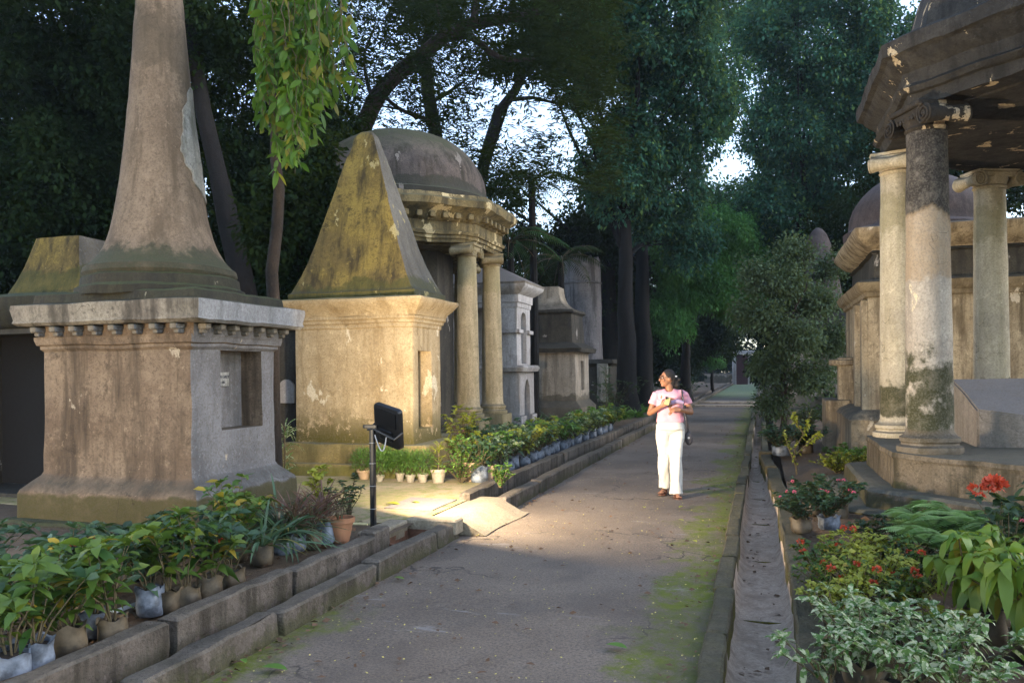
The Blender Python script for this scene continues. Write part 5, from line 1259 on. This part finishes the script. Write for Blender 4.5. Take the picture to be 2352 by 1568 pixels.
for i, (u, v, L, m, lab) in enumerate([(602, 1530, .16, 2, 'long green fallen leaf near the lower left corner of the path'), (555, 1512, .08, 2, 'small curled pale leaf above the long green one at lower left'), (1440, 1488, .15, 2, 'single pale green leaf lying alone low in the middle of the path'),
        (905, 1325, .10, 2, 'green leaf at the kerb break below the culvert'), (1560, 1165, .12, 0, 'pointed pale leaf just below the feet of the woman'), (1480, 1163, .1, 0, 'flat yellowish leaf left of her shadow on the path'), (1570, 1195, .09, 0, 'upright curled leaf between her sandals and the moss'),
        (1640, 1290, .12, 2, 'green leaf on the moss near the drain kerb'), (1590, 1240, .1, 0, 'straw coloured leaf in the mossy part of the path'), (1215, 1265, .07, 1, 'brown crumpled leaf in the lamplight beside the ramp'), (1095, 1545, .06, 1, 'brown leaf at the bottom edge of the path'), (885, 1155, .22, 0, 'large yellow leaf on the sand behind the floodlight post'), (945, 1152, .14, 0, 'narrow yellow leaf on the forecourt right of the post')]):
    z = .028 if u > 1000 or v > 1300 else .19
    x, y = gxy(u, v, z); a = rng.uniform(0, 6.28)
    V, Q = leaf_geo(np.array([(0, 0, 0.)]), np.array([(math.cos(a) , math.sin(a) * .5, .08)]), L, L * .22, .12, 6, .3, up=np.array([[0, 0, 1.]]))
    o = np_obj('fallen_leaf', V, Q, lit[m]); o.location = (x, y, z); tag(o, lab, 'leaf', 'fallen leaves')

# ------------------------------------------------------------------ humid air between the trees
hb = MB(); hb.box((0, 60, 19), (140, 90, 20.5)); hm = bpy.data.materials.new('humid_air'); hm.use_nodes = True; ht = hm.node_tree; ht.nodes.clear()
ho = ht.nodes.new('ShaderNodeOutputMaterial'); hv = ht.nodes.new('ShaderNodeVolumePrincipled'); hv.inputs['Color'].default_value = (.62, .8, 1, 1); hv.inputs['Density'].default_value = HAZE; hv.inputs['Anisotropy'].default_value = .2
ht.links.new(hv.outputs[0], ho.inputs['Volume'])
tag(hb.build('haze', hm, smooth=0), kind='stuff', label='faint bluish evening haze in the air')

# ------------------------------------------------------------------ the woman on the path
def cap_(mb, a, b, ra, rb, n_=14, sq_=1.0):
    """tapered capsule"""
    a, b = Vector(a), Vector(b); d = (b - a).normalized(); pts = [a - d * ra * .9]; rad = [ra * .35]
    for t in (.3, .62): pts.append(a - d * ra * (1 - t) * .75); rad.append(ra * (.35 + t))
    for i in range(5): pts.append(a + (b - a) * i / 4); rad.append(ra + (rb - ra) * i / 4)
    pts += [b + d * rb * .3, b + d * rb * .7, b + d * rb * .93]; rad += [rb * .93, rb * .68, rb * .3]
    mb.tube(pts, rad, n_)
wx, wy = gxy(1541, 1139, 0)
PW = empty('person', (wx, wy, .01), R(6), 'woman in pink t-shirt and white trousers walking on the path, looking left', 'person')
skin = plain('skin', (.26, .12, .065), .5, var=.12, sc=30, bump=.02)
pink = plain('pink_cotton', (.66, .30, .36), .85, var=.10, sc=18, bump=.3)
whitec = plain('white_cotton', (.58, .55, .49), .85, var=.08, sc=9, bump=.4)
hairm = plain('black_hair', (.010, .007, .006), .75, var=.4, sc=60, bump=.6)
leather = plain('brown_leather', (.12, .05, .03), .5)
dark = plain('dark_bag', (.05, .045, .05), .5, var=.5, sc=60)
lav = plain('mauve_shade', (.38, .28, .42), .8, bump=0)
# joints (x right in the picture, -y towards the camera)
SHL, SHR = Vector((-.175, .0, 1.325)), Vector((.185, .01, 1.325))
ELL, ELR = Vector((-.262, -.02, 1.075)), Vector((.268, -.0, 1.085))
WRL, WRR = Vector((-.105, -.215, 1.175)), Vector((.125, -.2, 1.13))
b = MB()
cap_(b, (0, .0, 1.05), (0, .01, 1.22), .125, .135); cap_(b, (-.08, .01, 1.28), (.08, .01, 1.28), .095, .095)
b.ell((0, .01, .93), (.165, .115, .13)); b.ell((.0, .0, 1.12), (.14, .10, .14)); b.ell((0, .01, 1.26), (.165, .10, .12))
cap_(b, (-.10, .01, 1.325), (.10, .01, 1.325), .04, .04)
cap_(b, (-.0, .012, 1.34), (-.012, -.005, 1.44), .052, .047)     # neck
HC = Vector((-.035, -.012, 1.525)); HR = Matrix.Rotation(R(-68), 3, 'Z')     # head turned to her right
def hp_(x, y, z): return HC + HR @ Vector((x, y, z))
b.ell(hp_(0, .012, .02), (.070, .088, .093), HR); b.ell(hp_(0, -.022, -.035), (.056, .062, .072), HR)
cap_(b, hp_(0, -.055, -.078), hp_(0, -.06, -.082), .026, .024)      # chin
cap_(b, hp_(0, -.083, .018), hp_(0, -.102, -.018), .009, .013)       # nose
b.ell(hp_(0, -.098, -.021), (.017, .012, .009), HR)
b.ell(hp_(0, -.082, -.046), (.022, .012, .006), HR); b.ell(hp_(0, -.080, -.056), (.019, .011, .007), HR)
for s in (-1, 1):
    b.ell(hp_(s * .069, .012, -.005), (.010, .020, .030), HR)       # ears
    b.ell(hp_(s * .036, -.062, -.018), (.024, .020, .024), HR)      # cheeks
    cap_(b, hp_(s * .016, -.082, .034), hp_(s * .045, -.072, .034), .008, .007)
# arms
for S, E_, W_ in ((SHL, ELL, WRL), (SHR, ELR, WRR)):
    cap_(b, S + (E_ - S) * .08, E_, .040, .036); cap_(b, E_, E_ + (W_ - E_) * .35, .036, .037); cap_(b, E_ + (W_ - E_) * .35, W_, .036, .023)
def hand(W_, fwd, up, palm, curl, thumb_side, bb):
    """palm block, four curled fingers, thumb from the palm's side"""
    fwd = fwd.normalized(); side = fwd.cross(palm).normalized(); palm = side.cross(fwd).normalized()
    for k in range(4):
        o = (k - 1.5) * .0185; root = W_ + fwd * .075 + side * o; L = (.036, .042, .040, .030)[k]
        cap_(bb, W_ + side * o * .55, root, .0135, .011, 10)
        d = fwd; p = root; r = .0088
        for j, ll in enumerate((L, L * .72, L * .55)):
            ang = curl[j]; d = (d * math.cos(ang) + palm * math.sin(ang)).normalized(); palm2 = side.cross(d).normalized()
            q = p + d * ll; cap_(bb, p, q, r, r * .92, 8); p = q; r *= .92; palm = palm2
        palm = side.cross(fwd).normalized()
    t0 = W_ + fwd * .022 + side * thumb_side * .026; t1 = t0 + fwd * .03 + side * thumb_side * .026 + palm * .016; t2 = t1 + fwd * .03 + palm * .014 - side * thumb_side * .004
    cap_(bb, t0, t1, .0125, .0105, 8); cap_(bb, t1, t2, .0105, .008, 8)
hand(WRL, Vector((.75, -.35, .55)), None, Vector((.35, .9, .25)), (.5, .7, .5), 1, b)
hand(WRR, Vector((-.85, -.25, .05)), None, Vector((.1, .6, -.55)), (.6, .8, .6), -1, b)
# legs and feet
HPL, HPR = Vector((-.085, .01, .88)), Vector((.085, .01, .88))
KNL, KNR = Vector((-.085, .03, .48)), Vector((.065, -.05, .47))
ANL, ANR = Vector((-.075, .13, .085)), Vector((.07, -.10, .065))
for H_1, K_1, A_1 in ((HPL, KNL, ANL), (HPR, KNR, ANR)):
    cap_(b, H_1, K_1, .085, .055); cap_(b, K_1, K_1 + (A_1 - K_1) * .35, .052, .056); cap_(b, K_1 + (A_1 - K_1) * .35, A_1, .054, .034)
for A_1, dx in ((ANL, -.05), (ANR, .03)):
    z = A_1.z - .045
    cap_(b, A_1 + Vector((0, .02, -.03)), A_1 + Vector((dx * .6, -.09, -.035)), .034, .026); cap_(b, A_1 + Vector((dx * .6, -.09, -.038)), A_1 + Vector((dx, -.155, -.045)), .03, .02)
    for k in range(5): cap_(b, A_1 + Vector((dx * .9 + (k - 2) * .014, -.14, -.045)), A_1 + Vector((dx * 1.1 + (k - 2) * .017, -.185 + abs(k - 1.2) * .008, -.048)), .0095, .008, 8)
body = b.build('body', skin, PW); remesh(body, .0058, 3)
# t-shirt
b = MB()
cap_(b, (-.055, .01, 1.28), (.055, .01, 1.28), .112, .112); b.ell((0, .012, 1.30), (.19, .108, .085)); b.ell((0, .0, 1.17), (.168, .122, .15)); b.ell((-.07, -.065, 1.20), (.07, .062, .07)); b.ell((.07, -.065, 1.20), (.07, .062, .07))
cap_(b, (-.15, .01, 1.325), (.155, .01, 1.325), .056, .056); b.loft([sq(.176, .128, .955, .11, 4, k=5), sq(.178, .13, .99, .11, 4, k=5), sq(.166, .122, 1.06, .11, 4, k=5), sq(.168, .12, 1.16, .11, 4, k=5), sq(.17, .11, 1.25, .1, 4, k=5)])
for S, E_ in ((SHL, ELL), (SHR, ELR)):
    d = (E_ - S); cap_(b, S + Vector((0, 0, -.012)), S + d * .30, .056, .055)
    q = S + d * .32; w = S + d * .56; b.tube([S + d * .1, q, w], [.056, .055, .060], 16)
sh_ = b.build('t_shirt', pink, PW); remesh(sh_, .0075, 4)
cbm = MB(); cbm.ell((-.005, -.055, 1.405), (.068, .085, .055)); cut(sh_, cbm)
cbm = MB(); cbm.box((0, 0, .925), (.4, .4, .035)); cut(sh_, cbm)
sh_.data.polygons.foreach_set('use_smooth', [True] * len(sh_.data.polygons))
for v in sh_.data.vertices:      # soft cloth folds
    n_ = mnoise.noise(Vector((v.co.x * 9, v.co.y * 9, v.co.z * 22))) * .010; v.co += v.normal * n_
# trousers
b = MB(); b.ell((0, .015, .90), (.182, .135, .12)); b.loft([sq(.155, .115, .99, .1, 4, k=5), sq(.172, .128, .92, .11, 4, k=5), sq(.178, .132, .86, .11, 4, k=5)][::-1])
for (H_1, K_1, A_1, hem) in ((HPL, KNL, ANL, .075), (HPR, KNR, ANR, .035)):
    P = [H_1 + Vector((0, 0, .04)), H_1 + Vector((0, 0, -.10)), H_1 + (K_1 - H_1) * .6, K_1, K_1 + (A_1 - K_1) * .5, Vector((A_1.x, A_1.y - .005, hem + .02)), Vector((A_1.x + .0, A_1.y - .008, hem))]
    b.tube(P, [.098, .100, .087, .074, .078, .086, .088], 22)
tr = b.build('trousers', whitec, PW); remesh(tr, .0085, 4)
for v in tr.data.vertices:
    t = max(0, .95 - v.co.z); n_ = mnoise.noise(Vector((v.co.x * 16, v.co.y * 16, v.co.z * 3.2))) * .022 * min(1, t * 2 + .15) + mnoise.noise(Vector((v.co.x * 8, v.co.y * 8, v.co.z * 26))) * .004; v.co += v.normal * n_
# hair: cap over the skull, low bun of loose curls
b = MB(); b.ell(hp_(0, .026, .038), (.079, .088, .090), HR); b.ell(hp_(0, .075, -.0), (.066, .05, .075), HR); cap_(b, hp_(0, .07, -.05), hp_(.0, .085, -.09), .05, .035)
b.ell(hp_(0, .125, -.035), (.045, .04, .05), HR); b.ell(hp_(.01, .13, -.085), (.04, .035, .04), HR)
for k in range(26): q = rng.normal(0, .022, 3); b.ell(hp_(q[0], .13 + q[1] * .8, -.06 + q[2] * 1.6), (.016, .016, .018), nu=8, nv=6)
ha = b.build('hair', hairm, PW); remesh(ha, .006, 2)
cbm = MB(); cbm.ell(hp_(0, -.085, -.035), (.066, .080, .088), HR); cut(ha, cbm); ha.data.polygons.foreach_set('use_smooth', [True] * len(ha.data.polygons))
mb = MB(); mb.box(hp_(.05, .10, .03), (.006, .02, .008), np.array(HR), bev=.003); mb.build('hair_clip', M['pipe'], PW)
# glasses, eyes
g = MB()
for s in (-1, 1):
    g.tube([hp_(s * .034 + .024 * math.cos(a), -.094, .012 + .018 * math.sin(a)) for a in np.linspace(0, 2 * math.pi, 20)], .0024, 5)
    g.tube([hp_(s * .058, -.09, .016), hp_(s * .074, -.03, .016), hp_(s * .076, .02, .010)], .0024, 5)
g.tube([hp_(-.011, -.096, .015), hp_(.011, -.096, .015)], .0022, 5); g.build('glasses', M['metal'], PW)
e = MB()
for s in (-1, 1): e.ell(hp_(s * .033, -.0785, .012), (.013, .009, .0085), HR, 12, 8)
ey = e.build('eye', plain('eye_white', (.7, .68, .65), .2, bump=0), PW)
e = MB()
for s in (-1, 1): e.ell(hp_(s * .033, -.0855, .012), (.0055, .0035, .006), HR, 10, 6); e.tube([hp_(s * .016, -.088, .036), hp_(s * .032, -.088, .041), hp_(s * .05, -.078, .036)], .0032, 5)
e.build('iris', hairm, ey)
# sandals
for A_1, dx in ((ANL, -.05), (ANR, .03)):
    s_ = MB(); z = A_1.z - .072; Mz = np.array(Matrix.Rotation(-math.atan2(dx, .2) * -1, 3, 'Z'))
    pr = [(-.045, .02), (-.046, -.06), (-.05, -.13), (-.04, -.185), (0, -.205), (.042, -.185), (.05, -.13), (.04, -.06), (.036, .02), (.02, .06), (-.02, .06)]
    s_.loft([np.array([(A_1.x + dx * .5 * max(0, -p[1] / .1) + p[0], A_1.y + p[1], zz) for p in pr]) for zz in (z - .008, z + .008)])
    for yy, zz in ((-.115, .055), (-.07, .062)): s_.tube([(A_1.x + dx * .5 * -yy / .1 + .046 * math.cos(a), A_1.y + yy + .02 * math.sin(a), z + (zz) * math.sin(a)) for a in np.linspace(0, math.pi, 9)], .006, 6)
    s_.build('sandal', leather, PW)
# shoulder bag, phone, shadow across the chest
BG = empty('shoulder_bag', (wx, wy, .01), R(6), 'small dark round bag hanging on a studded strap from her left shoulder', 'bag')
mb = MB(); mb.tube([(.165, -.06, 1.335), (.15, -.0, 1.385), (.155, .07, 1.33), (.2, .10, 1.1), (.225, .06, .85)], .010, 6); mb.tube([(.152, -.05, 1.36), (.165, -.115, 1.28), (.175, -.135, 1.15), (.205, -.10, 1.0), (.225, .0, .88), (.23, .04, .83)], .011, 6)
mb.build('strap', dark, BG)
mb = MB(); mb.ell((.235, .06, .745), (.05, .03, .095)); mb.build('pouch', dark, BG, warp=(.006, 12)); mb = MB(); mb.ell((.235, .03, .75), (.014, .006, .014)); mb.build('buckle', M['wire'], BG)
mb = MB()
for t in np.linspace(0, 1, 12):
    p = Vector((.165, -.128, 1.28)).lerp(Vector((.2, -.115, 1.0)), t); mb.ell(p, (.005, .005, .005), nu=6, nv=5)
mb.build('stud', M['wire'], BG)
PHN = empty('phone', (wx, wy, .01), R(6), 'pale yellow phone held up in her right hand', 'phone')
Mp = np.array(Matrix.Rotation(R(15), 3, 'Y') @ Matrix.Rotation(R(-25), 3, 'X'))
mb = MB(); mb.box((-.03, -.275, 1.245), (.030, .0045, .055), Mp, bev=.004); mb.build('case', plain('pale_yellow', (.50, .43, .18), .4, bump=0), PHN)
mb = MB(); mb.box((-.042, -.283, 1.283), (.014, .003, .016), Mp, bev=.002); mb.build('camera_bump', M['metal'], PHN)
SHADE = MB(); SHADE.tube([(.17, -.135, 1.215), (.09, -.165, 1.235), (.0, -.175, 1.215), (-.04, -.185, 1.19)], [.022, .03, .026, .012], 8)  # mauve shadow on the chest, modelled as a coloured tube
tag(SHADE.build('chest_shade', lav, warp=(.008, 9)), 'mauve shadow across her chest, added as a coloured fold', 'chest_shade'); bpy.data.objects['chest_shade'].location = (wx, wy, .01); bpy.data.objects['chest_shade'].rotation_euler = (0, 0, R(6))
